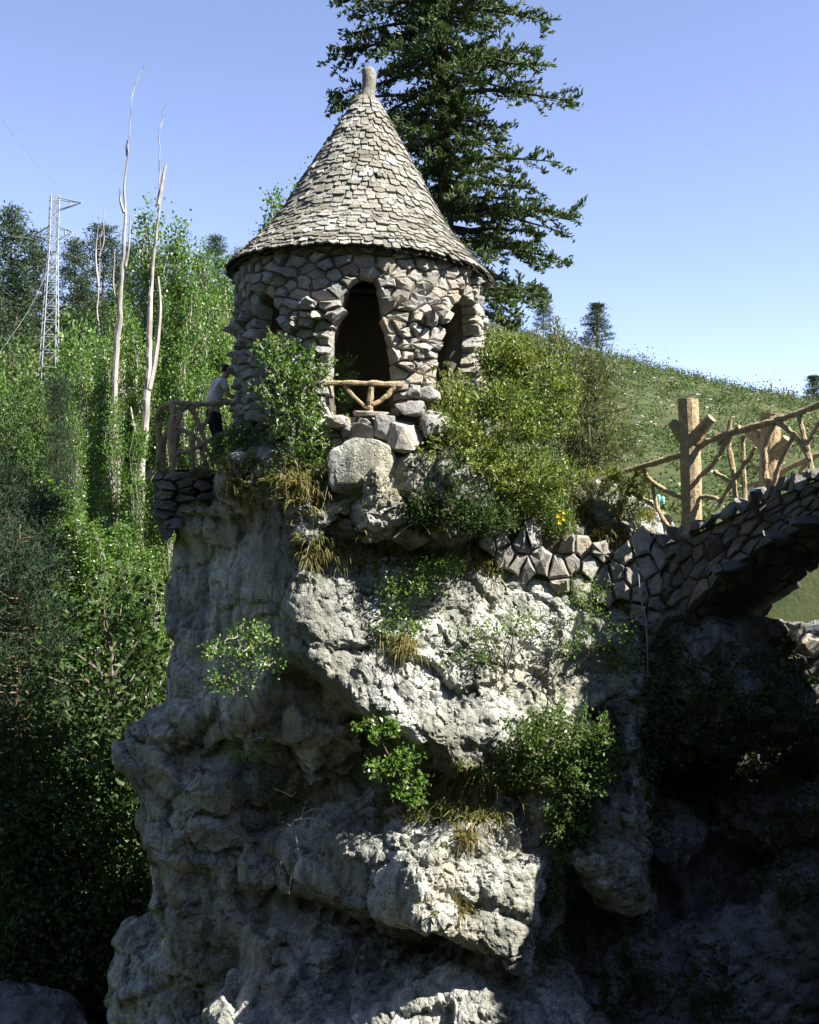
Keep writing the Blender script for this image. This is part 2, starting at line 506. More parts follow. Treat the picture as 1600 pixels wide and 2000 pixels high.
    d *= (1 - .6 * sstep(-1.2, -2.1, V[:, 0]) * sstep(-3.3, -2.3, V[:, 2]) * sstep(1.2, .4, V[:, 2])).astype(np.float32)
    d *= (1 - .55 * sstep(-1.9, -1.2, V[:, 0]) * sstep(-3.2, -2.6, V[:, 2]) * sstep(.4, -.2, V[:, 2])).astype(np.float32)
    d *= (1 - .3 * sstep(-3.0, -3.6, V[:, 2])).astype(np.float32)
    V = V + N * d[:, None]
    cf = V[F].mean(1)
    keep = (cf[:, 1] < 21.0) & (cf[:, 2] > -8.6)
    used = np.unique(F[keep]); mp = np.full(len(V), -1); mp[used] = np.arange(len(used))
    V2, F2 = V[used], mp[F[keep]]
    V2, F2 = subdivide(V2, F2)
    N = vnormals(V2, F2)
    # crinkled weathering, strongest on the sunny side
    face = np.clip(.32 + .9 * (N[:, 0] * .75 - N[:, 1] * .35 + N[:, 2] * .2), .10, 1) * np.clip(.75 + 1.2 * vnoise(V2, .9, 15), .3, 1)
    f1, f2, R, O = worley(V2, (6.5, 6.5, 4.6), 33)
    d = face * (0.11 * ((R[:, :3] - .5) * O).sum(1) + .055 * (R[:, 3] - .5) - 0.035 * np.exp(-(f2 - f1) / .1))
    d += face * 0.04 * fbm(V2, (9, 9, 7), 3, 21) + .012 * fbm(V2, 14, 2, 91)
    V2 = V2 + N * d[:, None]
    me = np_mesh('rock_outcrop', V2, [F2], MATS['limestone'], False)
    o = link('rock_outcrop', me)
    o['kind'] = 'structure'
    o['label'] = 'grey limestone crag with overhangs and ledges carrying the tower'
    return o, V2, F2
ROCK, RV, RF = build_outcrop()
BVH_ROCK = BVHTree.FromPolygons(RV.tolist(), RF.tolist())
def hit(px, py, fallback=18.0):
    r = ray(px, py).normalized()
    q = BVH_ROCK.ray_cast(Vector((0, 0, 0)), r)
    return (q[0], q[1]) if q[0] is not None else (W(px, py, fallback), Vector((0, -1, 0)))

# ------------------------------------------------------------------ masonry helpers
def vor_cells(S, reach=1.2, box=None):
    """Voronoi polygons of 2-D seeds, clipped to +-reach round each seed"""
    S = np.asarray(S, np.float64); out = []
    for i, s in enumerate(S):
        d = np.linalg.norm(S - s, axis=1); near = np.argsort(d)[1:22]
        poly = [s + np.array(c) * reach for c in ((-1, -1), (1, -1), (1, 1), (-1, 1))]
        for j in near:
            if d[j] > 2.9 * reach: break
            m = (s + S[j]) / 2; n = S[j] - s
            new = []
            for k in range(len(poly)):
                a, b = poly[k], poly[(k + 1) % len(poly)]
                da, db = (a - m) @ n, (b - m) @ n
                if da <= 0: new.append(a)
                if (da < 0) != (db < 0) and da != db: new.append(a + (b - a) * da / (da - db))
            poly = new
            if len(poly) < 3: break
        poly = np.array(poly)
        if box is not None and len(poly): poly = np.clip(poly, box[0], box[1])
        out.append(poly)
    return out
def darts(rng, lo, hi, r0, r1, ok=lambda p: True, tries=4000):
    P = []; R = []
    for _ in range(tries):
        p = rng.uniform(lo, hi); r = rng.uniform(r0, r1)
        if P:
            d = np.linalg.norm(np.array(P) - p, axis=1)
            if (d < 0.5 * (np.array(R) + r)).any(): continue
        P.append(p); R.append(r)
    return np.array(P)
def stone_piece(poly, fmap, rng, depth, back=0.16, gap=0.035, rough=0.25):
    """one dressed-by-nature stone standing in its Voronoi cell; fmap(u, v, d) -> point"""
    c = poly.mean(0)
    # merge very short edges
    keep = [k for k in range(len(poly)) if np.linalg.norm(poly[k] - poly[k-1]) > 0.035]
    if len(keep) >= 4: poly = poly[keep]
    q2 = []
    for k in range(len(poly)):
        a, b = poly[k], poly[(k + 1) % len(poly)]
        q2 += [a, (a + b) / 2 + (c - (a + b) / 2) * rng.uniform(-.02, .10)]
    poly = np.array(q2); n = len(poly)
    size = np.linalg.norm(poly - c, axis=1).mean()
    g = 1 - gap
    gx, gy = rng.normal(0, rough * depth / max(size, .05), 2)
    V = []
    for sc, dp, jit in ((g * .96, -back, 0), (g, depth * .30, .03), (g * .76, depth, .09)):
        for p in poly:
            q = c + (p - c) * sc * (1 + rng.uniform(-jit, jit))
            e = 0 if dp < 0 else (q - c) @ np.array([gx, gy]) + rng.normal(0, rough * .35 * depth)
            V.append(fmap(q[0], q[1], dp + e))
    q = c + rng.normal(0, .15 * size, 2)
    V.append(fmap(q[0], q[1], depth * rng.uniform(1.0, 1.25) + (q - c) @ np.array([gx, gy])))
    i = np.arange(n); j = (i + 1) % n
    Q = np.concatenate([np.stack([i, j, j + n, i + n], 1), np.stack([i + n, j + n, j + 2*n, i + 2*n], 1)])
    T = np.stack([i + 2*n, j + 2*n, np.full(n, 3*n)], 1)
    return np.array(V), [Q, T]
def one(V, F, tone, name, mat, parent):
    b = MB(); b.add(V, F, tone); return b.build(name, mat, parent)
import bmesh
def boulder(rng, size, n=15):
    bm = bmesh.new()
    p = rng.normal(0, 1, (n, 3)); p /= np.linalg.norm(p, axis=1)[:, None]
    p = np.sign(p) * np.abs(p) ** 0.6
    p *= np.array(size) * rng.uniform(.82, 1.05, (n, 1))
    for q in p: bm.verts.new(q)
    r = bmesh.ops.convex_hull(bm, input=bm.verts)
    bmesh.ops.delete(bm, geom=[v for v in bm.verts if not v.link_faces], context='VERTS')
    bm.verts.index_update()
    V = np.array([v.co[:] for v in bm.verts]); F = np.array([[v.index for v in f.verts] for f in bm.faces])
    bm.free(); return V, F
def rough_boulder(rng, size, n=18, cuts=4, seed=1):
    V, F = boulder(rng, size, n); bm = bmesh.new(); vs = [bm.verts.new(v) for v in V]
    for f in F: bm.faces.new([vs[i] for i in f])
    bmesh.ops.subdivide_edges(bm, edges=bm.edges, cuts=cuts, use_grid_fill=True)
    bmesh.ops.triangulate(bm, faces=bm.faces); bmesh.ops.smooth_vert(bm, verts=bm.verts, factor=.4, use_axis_x=True, use_axis_y=True, use_axis_z=True)
    bm.verts.index_update(); V = np.array([v.co[:] for v in bm.verts], np.float32); F = np.array([[v.index for v in f.verts] for f in bm.faces]); bm.free()
    V = V * (1 + .14 * fbm(V + seed * 3.7, 1.6 / max(size), 3, seed) + .05 * fbm(V + seed, 5 / max(size), 2, seed + 4))[:, None]
    return V, F
def in_poly(p, poly):
    c = False; n = len(poly)
    for i in range(n):
        a, b = poly[i], poly[i-1]
        if (a[1] > p[1]) != (b[1] > p[1]) and p[0] < (b[0]-a[0]) * (p[1]-a[1]) / (b[1]-a[1]) + a[0]: c = not c
    return c
def poly_sdf(U, Vv, poly):
    d = np.full(np.broadcast(U, Vv).shape, 1e9, np.float32); s = np.ones(d.shape, np.float32)
    n = len(poly)
    for i in range(n):
        a, b = poly[i], poly[i-1]
        ex, ey = b[0]-a[0], b[1]-a[1]; wx, wy = U - a[0], Vv - a[1]
        t = np.clip((wx*ex + wy*ey) / (ex*ex + ey*ey), 0, 1)
        d = np.minimum(d, (wx - ex*t)**2 + (wy - ey*t)**2)
        c1 = Vv >= a[1]; c2 = Vv < b[1]; c3 = ex*wy > ey*wx
        fl = (c1 & c2 & c3) | (~c1 & ~c2 & ~c3)
        s = np.where(fl, -s, s)
    return s * np.sqrt(d)

# ------------------------------------------------------------------ the round tower
rng = np.random.default_rng(11)
TC = np.array([(702 - 800) / FPX * 19.0, 19.0]); RW = 2.03
Z_BASE, Z_EAVE = 1.25, 4.60
def on_wall(px, py, R=RW):
    r = ray(px, py); d = np.array([r.x, r.y]); a = d @ d; b = -2 * d @ TC; c = TC @ TC - R * R
    t = (-b - math.sqrt(max(b*b - 4*a*c, 0))) / (2 * a)
    return math.atan2(r.x * t - TC[0], TC[1] - r.y * t) * R, r.z * t
def wallmap(u, z, d):
    th = u / RW; R = RW + d
    return (TC[0] + R * math.sin(th), TC[1] - R * math.cos(th), z)
OPEN = [[on_wall(*p) for p in pl] for pl in (
    [(690, 552), (716, 543), (737, 552), (744, 600), (764, 680), (772, 760), (772, 812), (650, 815), (646, 740), (648, 655), (672, 600), (682, 580)],
    [(886, 600), (906, 578), (926, 598), (930, 650), (926, 700), (916, 750), (900, 800), (842, 800), (846, 760), (852, 700), (868, 640)],
    [(512, 590), (524, 576), (536, 600), (548, 640), (560, 700), (560, 790), (500, 790), (500, 700), (508, 640)])]
hw = .52
for deg in (95, -90):
    c0 = math.radians(deg) * RW
    OPEN.append([(c0 - hw, 2.05), (c0 + hw, 2.05), (c0 + hw * .8, 3.4), (c0, 4.1), (c0 - hw * .8, 3.4)])
tower = thing('stone_tower', 'round rubble stone tower with a conical shingled roof on top of the crag', 'tower', (TC[0], TC[1], Z_BASE))
def build_core():
    h = .05; lo = (TC[0] - 2.3, TC[1] - 2.3, Z_BASE - .3); hi = (TC[0] + 2.3, TC[1] + 2.3, Z_EAVE + .2)
    X, Y, Z, shp = grid(lo, hi, h)
    rr = np.sqrt((X - TC[0])**2 + (Y - TC[1])**2) + 0 * Z
    s = np.maximum(rr - RW, np.maximum(Z_BASE - .2 - Z, Z - (Z_EAVE + .1)))
    inner = np.maximum(rr - (RW - .48), 2.0 - Z)
    s = smax(s, -inner, .05)
    U = np.arctan2(X - TC[0], TC[1] - Y) * RW + 0 * Z; ZZ = Z + 0 * U
    for pl in OPEN:
        s = smax(s, -np.maximum(poly_sdf(U, ZZ, pl) - .05, 1.2 - rr), .06)
    near = np.nonzero(np.abs(s) < .3)
    P = np.stack([lo[0] + near[0]*h, lo[1] + near[1]*h, lo[2] + near[2]*h], 1).astype(np.float32)
    s[near] += .05 * fbm(P, 3.2, 3, 4)
    s[0] = s[-1] = 1; s[:, 0] = s[:, -1] = 1; s[:, :, 0] = s[:, :, -1] = 1
    V, F = surface_nets(s.astype(np.float32), lo, h)
    me = np_mesh('wall', V, [F], MATS['mortar'], True, {'tone': np.full(len(V), .5)})
    return link('wall', me, tower)
wall = build_core()
def wall_stones():
    ax = 1.5                                  # stones lie flat: wider than tall
    um = math.radians(112) * RW
    S = darts(rng, (-um, (Z_BASE - .1) * ax), (um, (Z_EAVE + .15) * ax), .12, .36, tries=14000)
    ins = np.array([any(in_poly((s[0], s[1] / ax), o) for o in OPEN) for s in S]); S = S[~ins]
    mir = []; edge = np.zeros(len(S), bool)
    for i, s in enumerate(S):                    # mirror seeds into the openings so that stones end at their edges
        p = np.array([s[0], s[1] / ax])
        for o in OPEN:
            o = np.array(o); best = None
            for k in range(len(o)):
                a, b = o[k-1], o[k]; t = np.clip((p - a) @ (b - a) / ((b - a) @ (b - a)), 0, 1); q = a + (b - a) * t
                if best is None or np.linalg.norm(q - p) < np.linalg.norm(best - p): best = q
            if np.linalg.norm(best - p) < .32:
                m = best * 2 - p; edge[i] = True
                if in_poly(m, o): mir.append((m[0], m[1] * ax))
                else: m = best + (best - p) * .4; mir.append((m[0], m[1] * ax))
    ns = len(S); S = np.vstack([S, np.array(mir)])
    cells = vor_cells(S, .6, ((-um, Z_BASE * ax), (um, (Z_EAVE + .03) * ax)))
    pcs = []
    for i, (s, c) in enumerate(zip(S[:ns], cells[:ns])):
        if abs(s[0]) > um - .1 or s[1] < (Z_BASE) * ax or len(c) < 4: continue
        p = (s[0], s[1] / ax)
        poly = c / np.array([1, ax])
        dep = rng.uniform(.03, .12) * (1.25 if p[1] < 3.9 else .7)
        V, F = stone_piece(poly, wallmap, rng, dep, back=.22 if edge[i] else .16, rough=.5)
        tone = np.clip(rng.normal(.5, .25) + .12 * (p[0] > .2), 0, 1)
        pcs.append((abs(p[0]), V, F, tone))
    pcs.sort(key=lambda t: t[0])
    for k, (_, V, F, t) in enumerate(pcs[:300]): one(V, F, t, 'stone', MATS['wall_stone'], wall)
    if len(pcs) > 300:
        b = MB()
        for _, V, F, t in pcs[300:]: b.add(V, F, t)
        b.build('rear_stones', MATS['wall_stone'], wall)['kind'] = 'stuff'
wall_stones()
# big stones of the sill and foot
for px, py, D, sz, tn in ((700, 843, 16.78, (.30, .2, .20), .1), (752, 835, 16.8, (.2, .2, .26), .25), (800, 800, 16.8, (.26, .22, .16), .3),
                      (838, 770, 16.95, (.2, .2, .12), .35), (805, 770, 16.85, (.15, .15, .11), .2), (660, 822, 16.8, (.2, .2, .12), .8), (790, 850, 16.75, (.3, .25, .28), .7),
                      (850, 830, 16.9, (.28, .25, .25), .6), (620, 850, 16.9, (.25, .2, .2), .5), (880, 860, 17.1, (.25, .25, .25), .45), (725, 808, 16.98, (.34, .2, .07), .9), (704, 915, 16.60, (.52, .2, .50), .97)):
    V, F = rough_boulder(rng, sz, 26 if py == 915 else 16, 3, px); V = V + np.array(W(px, py, D))
    one(V, F, tn, 'base_stone', MATS['limestone' if py == 915 else 'wall_stone'], tower)
# roof
TILT = math.radians(2.2)
def tilt(P):
    P = np.asarray(P, np.float64); c = np.array([TC[0], TC[1], Z_EAVE]); q = P - c
    x = q[..., 0] * math.cos(TILT) + q[..., 2] * math.sin(TILT); z = -q[..., 0] * math.sin(TILT) + q[..., 2] * math.cos(TILT)
    return np.stack([x, q[..., 1], z], -1) + c
prof_px = [(552, 256), (540, 247), (520, 226), (497, 205), (475, 184), (457, 169), (421, 147), (370, 118), (327, 93), (280, 64), (240, 41), (215, 26), (196, 15)]
PROF = np.array([(hwp / FPX * 19.0, W(702, py, 19.0).z) for py, hwp in prof_px])
PROF[:, 1] += Z_EAVE + .0 - PROF[0, 1]
seg = np.concatenate([[0], np.cumsum(np.linalg.norm(np.diff(PROF, axis=0), axis=1))])
def prof(s): return np.interp(s, seg, PROF[:, 0]), np.interp(s, seg, PROF[:, 1])
def lathe(pr, n=64, wob=0.0):
    V = []; ang = np.arange(n) * 2 * math.pi / n
    for k, (r, z) in enumerate(pr):
        rr = r + wob * rng.normal(0, 1, n)
        V.append(np.stack([TC[0] + rr * np.sin(ang), TC[1] - rr * np.cos(ang), np.full(n, z)], 1))
    idx = np.arange(len(pr) * n).reshape(len(pr), n)
    q = np.stack([idx[:-1], np.roll(idx[:-1], -1, 1), np.roll(idx[1:], -1, 1), idx[1:]], -1).reshape(-1, 4)
    return np.concatenate(V), q
pr = [(1.35, Z_EAVE + .18), (1.9, Z_EAVE + .10), (2.12, Z_EAVE + .0), (2.19, Z_EAVE - .03)] + [(r - .05, z - .0) for r, z in PROF]
V, F = lathe(pr, 72, .006)
b = MB(); b.add(tilt(V), F, .3)
roof = b.build('roof', MATS['mortar'], tower)
def shingles():
    pcs = []; s = -0.01; row = 0
    total = seg[-1]
    bands = (1.02, 1.95)
    rows = []
    while s < total - .06:
        rows.append(s); row += 1
        s += rng.uniform(.065, .09) if s < .75 else (rng.uniform(.085, .12) if s < 2.6 else rng.uniform(.075, .10))
    for s in rows:
        r, z = prof(s); r2, z2 = prof(s + .05)
        tx = np.array([r2 - r, z2 - z]); tx /= np.linalg.norm(tx); nx = np.array([tx[1], -tx[0]])
        a = rng.uniform(0, 6.28); a0 = a
        while a < a0 + 2 * math.pi - .06:
            wd = rng.uniform(.09, .22) if s < 2.4 else rng.uniform(.08, .15)
            da = wd / max(r, .12)
            if a + da > a0 + 2 * math.pi: da = a0 + 2 * math.pi - a
            L = rng.uniform(.17, .21); th = rng.uniform(.022, .045); lift = rng.uniform(.0, .018)
            gap = .012 / max(r, .12)
            s0 = s + rng.normal(0, .016)
            off = [(0.0, rng.uniform(-.02, .02)), (.5, rng.uniform(-.035, .005)), (1.0, rng.uniform(-.02, .02))]
            V = []
            for lay in (0, 1):
                for kx, dz in off:
                    for ln, base in ((0, lift + .022), (L, .0)):
                        sa = s0 + ln + (dz if ln == 0 else 0)
                        rr, zz = prof(max(sa, -.0)); 
                        if sa < 0: rr, zz = rr - tx[0] * (-sa), zz - tx[1] * (-sa)
                        o_ = base + lay * th
                        rr += nx[0] * o_; zz += nx[1] * o_
                        an = a + gap + (da - 2 * gap) * kx
                        V.append((TC[0] + rr * math.sin(an), TC[1] - rr * math.cos(an), zz))
            V = np.array(V)      # index: lay*6 + kx*2 + ln
            Q = []
            for k in (0, 1):
                b0 = k * 2
                Q += [[6 + b0, 6 + b0 + 2, 6 + b0 + 3, 6 + b0 + 1], [b0, b0 + 2, 6 + b0 + 2, 6 + b0], [b0 + 1, b0 + 7, b0 + 9, b0 + 3]]
            Q += [[0, 6, 7, 1], [4, 5, 11, 10]]
            ac = a + da / 2
            tone = np.clip(rng.normal(.46, .2) + .22 * float(vnoise(np.array([[ac * 2.2, s * .7, 1.]], np.float32), 1.0, 3)[0]), 0, 1)
            if rng.random() < .10: tone = rng.uniform(.9, 1.0)
            front = math.cos(ac) * wd * .13 * (1 if s < 2.5 else .7)
            pcs.append((front, tilt(V), np.array(Q), tone))
            a += da
    pcs.sort(key=lambda t: -t[0])
    for f, V, Q, t in pcs[:300]: one(V, Q, t, 'shingle', MATS['shingle_stone'], roof)
    b = MB()
    for f, V, Q, t in pcs[300:]: b.add(V, Q, t)
    b.build('other_shingles', MATS['shingle_stone'], roof)['kind'] = 'stuff'
    b = MB()                                   # two bands of white pebbles set in mortar
    for s in bands:
        r, z = prof(s)
        for a in np.arange(0, 6.28, .075 / r):
            if rng.random() < .25: continue
            V, F = boulder(rng, (.03, .025, .022), 9)
            c = np.array([TC[0] + (r + .055) * math.sin(a), TC[1] - (r + .055) * math.cos(a), z + rng.normal(0, .006)])
            b.add(tilt(V + c), F, .97)
    b.build('pebble_band', MATS['shingle_stone'], roof)['kind'] = 'stuff'
shingles()
zt = PROF[-1, 1]
fin = [(.14, zt - .08), (.15, zt), (.125, zt + .05), (.115, zt + .18), (.12, zt + .33), (.118, zt + .46), (.09, zt + .52), (.0, zt + .53)]
V, F = lathe(fin, 14, .006)
V = tilt(V); V[:, 0] += .02 * np.sin((V[:, 2] - zt) * 6)
b = MB(); b.add(V, F, .35); b.build('finial', MATS['shingle_stone'], roof, True)

# ------------------------------------------------------------------ rustic railings of concrete cast like branches
def mat_wood():
    g = NG('rustic_wood'); p = g.coord((1, 1, .75))
    m = g.noise(p, 14, 7, .7); big = g.noise(g.coord(), 2.5, 3)
    c = g.mix(g.ramp(m, [(.3, 0.), (.68, 1.)]), (.29, .215, .125), (.56, .45, .285))
    sp_ = g.noise(g.coord(), 30, 4, .7)
    c = g.mix(g.math('MULTIPLY', g.ramp(sp_, [(.5, 0.), (.65, 1.)]), .6), c, (.20, .14, .08))
    c = g.mix(g.math('MULTIPLY', g.ramp(big, [(.45, 0.), (.7, 1.)]), .4), c, (.33, .25, .16))
    return g.out(c, .9, g.bump(sp_, .02, .8, g.bump(m, .06, 1.0)), .1)
mat_wood()
rng = np.random.default_rng(5)
def branch(parent, pts, r0, r1, name='branch', mat='rustic_wood', n=8):
    V, F = limb(pts, r0 * .92, r1 * .92, n, 5, .20, rng)
    return one(V, F, .5, name, MATS[mat], parent)

# railing in the tower's doorway
D0 = 17.0
rl = thing('branch_railing', 'low branch railing with a Y brace across the tower opening', 'railing', W(725, 812, D0))
branch(rl, [W(628, 750, D0 - .02), W(680, 747, D0 - .06), W(740, 749, D0 - .05), W(786, 752, D0 + .02)], .045, .05, 'top_rail')
branch(rl, [W(725, 812, D0 - .02), W(723, 790, D0 - .04), W(726, 752, D0 - .05)], .055, .05, 'post')
branch(rl, [W(722, 800, D0 - .04), W(695, 778, D0 - .03), W(672, 752, D0 - .05)], .038, .034)
branch(rl, [W(728, 790, D0 - .04), W(752, 776, D0 - .03), W(772, 752, D0)], .042, .048)
rl = thing('branch_railing', 'short branch rail slanting out of the narrow right opening of the tower', 'railing', W(868, 800, 17.4))
branch(rl, [W(842, 760, 17.35), W(870, 768, 17.45), W(905, 780, 17.75)], .045, .04, 'top_rail')
branch(rl, [W(868, 766, 17.45), W(866, 785, 17.45), W(868, 806, 17.45)], .04, .04, 'post')

# terrace railing on the left
rl = thing('branch_railing', 'brown branch railing round the terrace where the person stands', 'railing', W(336, 915, 18.4))
A, B = 18.35, 19.2
branch(rl, [W(306, 822, 18.9), W(312, 802, 18.75), W(325, 791, 18.6), W(345, 786, 18.4), W(372, 790, 18.5), W(410, 789, 18.7), W(455, 785, 18.9)], .055, .05, 'top_rail')
branch(rl, [W(334, 950, A), W(337, 900, A), W(334, 850, A), W(338, 790, A + .05)], .065, .055, 'post')
branch(rl, [W(308, 922, 18.9), W(312, 870, 18.9), W(309, 815, 18.9)], .06, .055, 'post')
branch(rl, [W(361, 790, 18.45), W(350, 815, 18.45), W(337, 842, A)], .04, .042)
branch(rl, [W(371, 791, 18.5), W(385, 822, 18.55), W(401, 862, 18.6)], .05, .042)
branch(rl, [W(416, 791, 18.7), W(407, 815, 18.65), W(396, 836, 18.6)], .042, .04)
branch(rl, [W(338, 888, A), W(375, 879, 18.5), W(405, 862, 18.6), W(447, 842, 18.8)], .04, .045)
branch(rl, [W(378, 918, 18.5), W(375, 890, 18.5), W(376, 848, 18.5)], .058, .05, 'post')
branch(rl, [W(407, 922, 18.6), W(397, 890, 18.6), W(389, 868, 18.6)], .048, .04)
branch(rl, [W(347, 836, B), W(376, 850, B - .2), W(402, 876, B - .3), W(420, 905, B - .3)], .045, .04)
branch(rl, [W(318, 918, B), W(322, 860, B), W(340, 800, B)], .05, .04)
branch(rl, [W(352, 915, B + .2), W(345, 870, B + .2), W(350, 800, B + .2)], .05, .045, 'post')
branch(rl, [W(322, 800, B), W(350, 797, B + .3), W(380, 796, B + .5)], .045, .045, 'top_rail')
branch(rl, [W(312, 890, 18.95), W(325, 850, 19.0), W(345, 835, 19.1)], .04, .035)

# ------------------------------------------------------------------ the arched stone bridge
BD = np.array([math.cos(math.radians(47)), -math.sin(math.radians(47))]); BN = np.array([-BD[1], BD[0]])   # along, across (away)
C0 = np.array([(1318 - 800) / FPX * 17.4, 17.4]); BW = 2.35; TEND = 11.6
DK = np.array([(-1.2, -.02), (0, .22), (.6, .44), (1.3, .72), (2.27, 1.06), (4, 1.48), (5.8, 1.62), (7.6, 1.48), (9.4, 1.06), (11.0, .44), (12.6, .1)])
SF = np.array([(-.3, -1.6), (.0, -1.15), (.35, -.86), (.6, -.62), (1.0, -.30), (1.3, -.10), (1.6, .10), (2.27, .38), (4, .76), (5.8, .88), (7.6, .76), (9.4, .36), (10.6, -.3), (11.3, -.86), (11.6, -1.15)])
def dk(t): return np.interp(t, DK[:, 0], DK[:, 1])
def sf(t): return np.interp(t, SF[:, 0], SF[:, 1])
def bp(t, w, z):
    p = C0 + BD * t + BN * w
    return (p[0], p[1], z)
def face_near(u, v, d): return bp(u, -d, v)
def face_far(u, v, d): return bp(u, BW + d, v)
bridge = thing('stone_bridge', 'humped footbridge of rough grey stones springing from the crag', 'bridge', bp(0, BW / 2, -1.1))
def bridge_body():
    b = MB(); t = np.linspace(0, TEND, 60); n = len(t)
    V = []
    for w, f in ((0.03, sf), (0.03, dk), (BW - .03, dk), (BW - .03, sf)):
        V += [bp(a, w, float(f(a)) - (.07 if f is dk else -.02)) for a in t]
    i = np.arange(n - 1); Q = []
    for k in range(4):
        a, c = k * n, ((k + 1) % 4) * n
        Q.append(np.stack([a + i, a + i + 1, c + i + 1, c + i], 1))
    b.add(np.array(V), [np.concatenate(Q)[:, ::-1]], .1)
    # abutment
    for t0, t1, zb in ((-1.6, .12, -3.2), (TEND - .1, TEND + 2.0, -5)):
        zt0, zt1 = float(dk(t0)) - .07, float(dk(t1)) - .09
        V = [bp(t0, .05, zb), bp(t1, .05, zb), bp(t1, BW - .05, zb), bp(t0, BW - .05, zb), bp(t0, .05, zt0), bp(t1, .05, zt1), bp(t1, BW - .05, zt1), bp(t0, BW - .05, zt0)]
        b.add(V, np.array([[0, 3, 2, 1], [4, 5, 6, 7], [0, 1, 5, 4], [1, 2, 6, 5], [2, 3, 7, 6], [3, 0, 4, 7]]), .1)
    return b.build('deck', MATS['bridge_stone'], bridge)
deck = bridge_body()
def bridge_stones():
    cnt = [0]; rest = MB()
    def put(V, F, tone, vis):
        if vis and cnt[0] < 300:
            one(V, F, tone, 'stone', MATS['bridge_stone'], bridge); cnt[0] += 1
        else: rest.add(V, F, tone)
    for side, fm in ((0, face_near), (1, face_far)):
        # radial coordinates: u along, v from soffit to deck
        S = darts(rng, (-.95, .03), (TEND + .3, .98), .13, .29, tries=9000)
        for s, c in zip(S, vor_cells(S, .4, ((-1, -.07), (TEND + .4, 1.0)))):
            if len(c) < 4 or s[1] > 1.0: continue
            t = s[0]
            def fmap(u, v, d, fm=fm):
                lo_ = float(sf(u)) if u > .2 else float(sf(.2)) - (.2 - u) * .5
                hi_ = float(dk(u)) - .08
                return fm(u + .22 * (v - .5), lo_ + (hi_ - lo_) * v, d)
            V, F = stone_piece(c * np.array([1, 1]), fmap, rng, rng.uniform(.03, .09), .1, .04, .6)
            put(V, F, np.clip(rng.normal(.4, .22), 0, 1), side == 0 and t < 3.0)
        # upright slabs along the edge of the deck
        t = -1.0
        while t < TEND + .3:
            wd = rng.uniform(.10, .24); hgt = rng.uniform(.16, .34); lean = rng.uniform(-.08, .16)
            V, F = boulder(rng, (wd * .52, .16, hgt * .62), 13)
            P = []
            for q in V:
                P.append(bp(t + q[0] + lean * q[2] / hgt, (-.03 if side == 0 else BW + .03) + q[1], float(dk(t)) + q[2] + rng.uniform(-.005, .005)))
            put(np.array(P), F, np.clip(rng.normal(.5, .22), 0, 1), side == 0 and t < 3.0)
            t += wd * .92
    # soffit, thin stones on edge
    S = darts(rng, (.1, -.1), (4.6 * 1.6, BW + .1), .24, .42, tries=5000)
    for s, c in zip(S, vor_cells(S, .6)):
        if len(c) < 4 or not (0 < s[1] < BW) : continue
        def fmap(u, v, d):
            u = u / 1.6
            sl = (float(sf(u + .05)) - float(sf(u - .05))) / .1; k = math.hypot(1, sl)
            return bp(u + d * sl / k, v, float(sf(u)) - d / k)
        V, F = stone_piece(c, fmap, rng, rng.uniform(.02, .07), .1, .07, .5)
        put(V, [f[:, ::-1] for f in F], np.clip(rng.normal(.25, .15), 0, 1), s[0] < 4.2)
    # abutment face under the arch
    S = darts(rng, (-.1, -3.2), (BW + .1, -.9), .2, .42, tries=3000)
    for s, c in zip(S, vor_cells(S, .6, ((0, -3.2), (BW, -.8)))):
        if len(c) < 4 or not (0 < s[0] < BW): continue
        V, F = stone_piece(c, lambda u, v, d: bp(.12 + d, u, v), rng, rng.uniform(.04, .13), .1, .05, .5)
        put(V, F, np.clip(rng.normal(.4, .2), 0, 1), True)
    S = darts(rng, (-1.6, -3.2), (.15, -1.1), .2, .42, tries=3000)
    for s, c in zip(S, vor_cells(S, .6, ((-1.6, -3.2), (.12, -.9)))):
        if len(c) < 4 or not (-1.5 < s[0] < .1): continue
        V, F = stone_piece(c, face_near, rng, rng.uniform(.04, .13), .1, .05, .5)
        put(V, F, np.clip(rng.normal(.4, .2), 0, 1), True)
    rest.build('other_stones', MATS['bridge_stone'], bridge)['kind'] = 'stuff'
bridge_stones()

def post(parent, base, top, r, stubs):
    P = smooth_path([base, base * .5 + top * .5 + Vector((.01, 0, 0)), top - (top - base) * .06, top], 5)
    R = np.full(len(P), r); R[0] *= 1.15; R[-1] *= .62; R[-2] *= .9
    V, F = tube(P, R * (1 + .05 * rng.uniform(-1, 1, len(P))), 14)
    o = one(V, F, .5, 'post', MATS['rustic_wood'], parent)
    for pts, r0, r1 in stubs:
        V, F = limb(pts, r0, r1, 10, 4, .04, rng)
        one(V, F, .5, 'branch_stub', MATS['rustic_wood'], o)
def bpx(px, py, near=True):
    """point of the near or far railing line seen at this pixel"""
    r = ray(px, py); o = C0 + BN * (.1 if near else BW - .1)
    # o + BD t = r.xy * k
    M = np.array([[BD[0], -r.x], [BD[1], -r.y]]); t, k = np.linalg.solve(M, -o)
    return Vector((r.x * k, r.y * k, r.z * k))
rl = thing('branch_railing', 'tan branch railing with a thick stump post on the near side of the bridge', 'railing', bpx(1352, 1035))
N_ = lambda *p: [bpx(*q) for q in p]
post(rl, bpx(1352, 1040), bpx(1344, 779), .158, [
    (N_((1344, 868), (1330, 848), (1314, 826)), .1, .085), (N_((1352, 868), (1368, 842), (1390, 816)), .12, .075)])
branch(rl, N_((1350, 892), (1362, 874), (1400, 856), (1448, 836)), .06, .045)
branch(rl, N_((1130, 958), (1165, 944), (1200, 929), (1250, 912), (1328, 890)), .045, .05, 'top_rail')
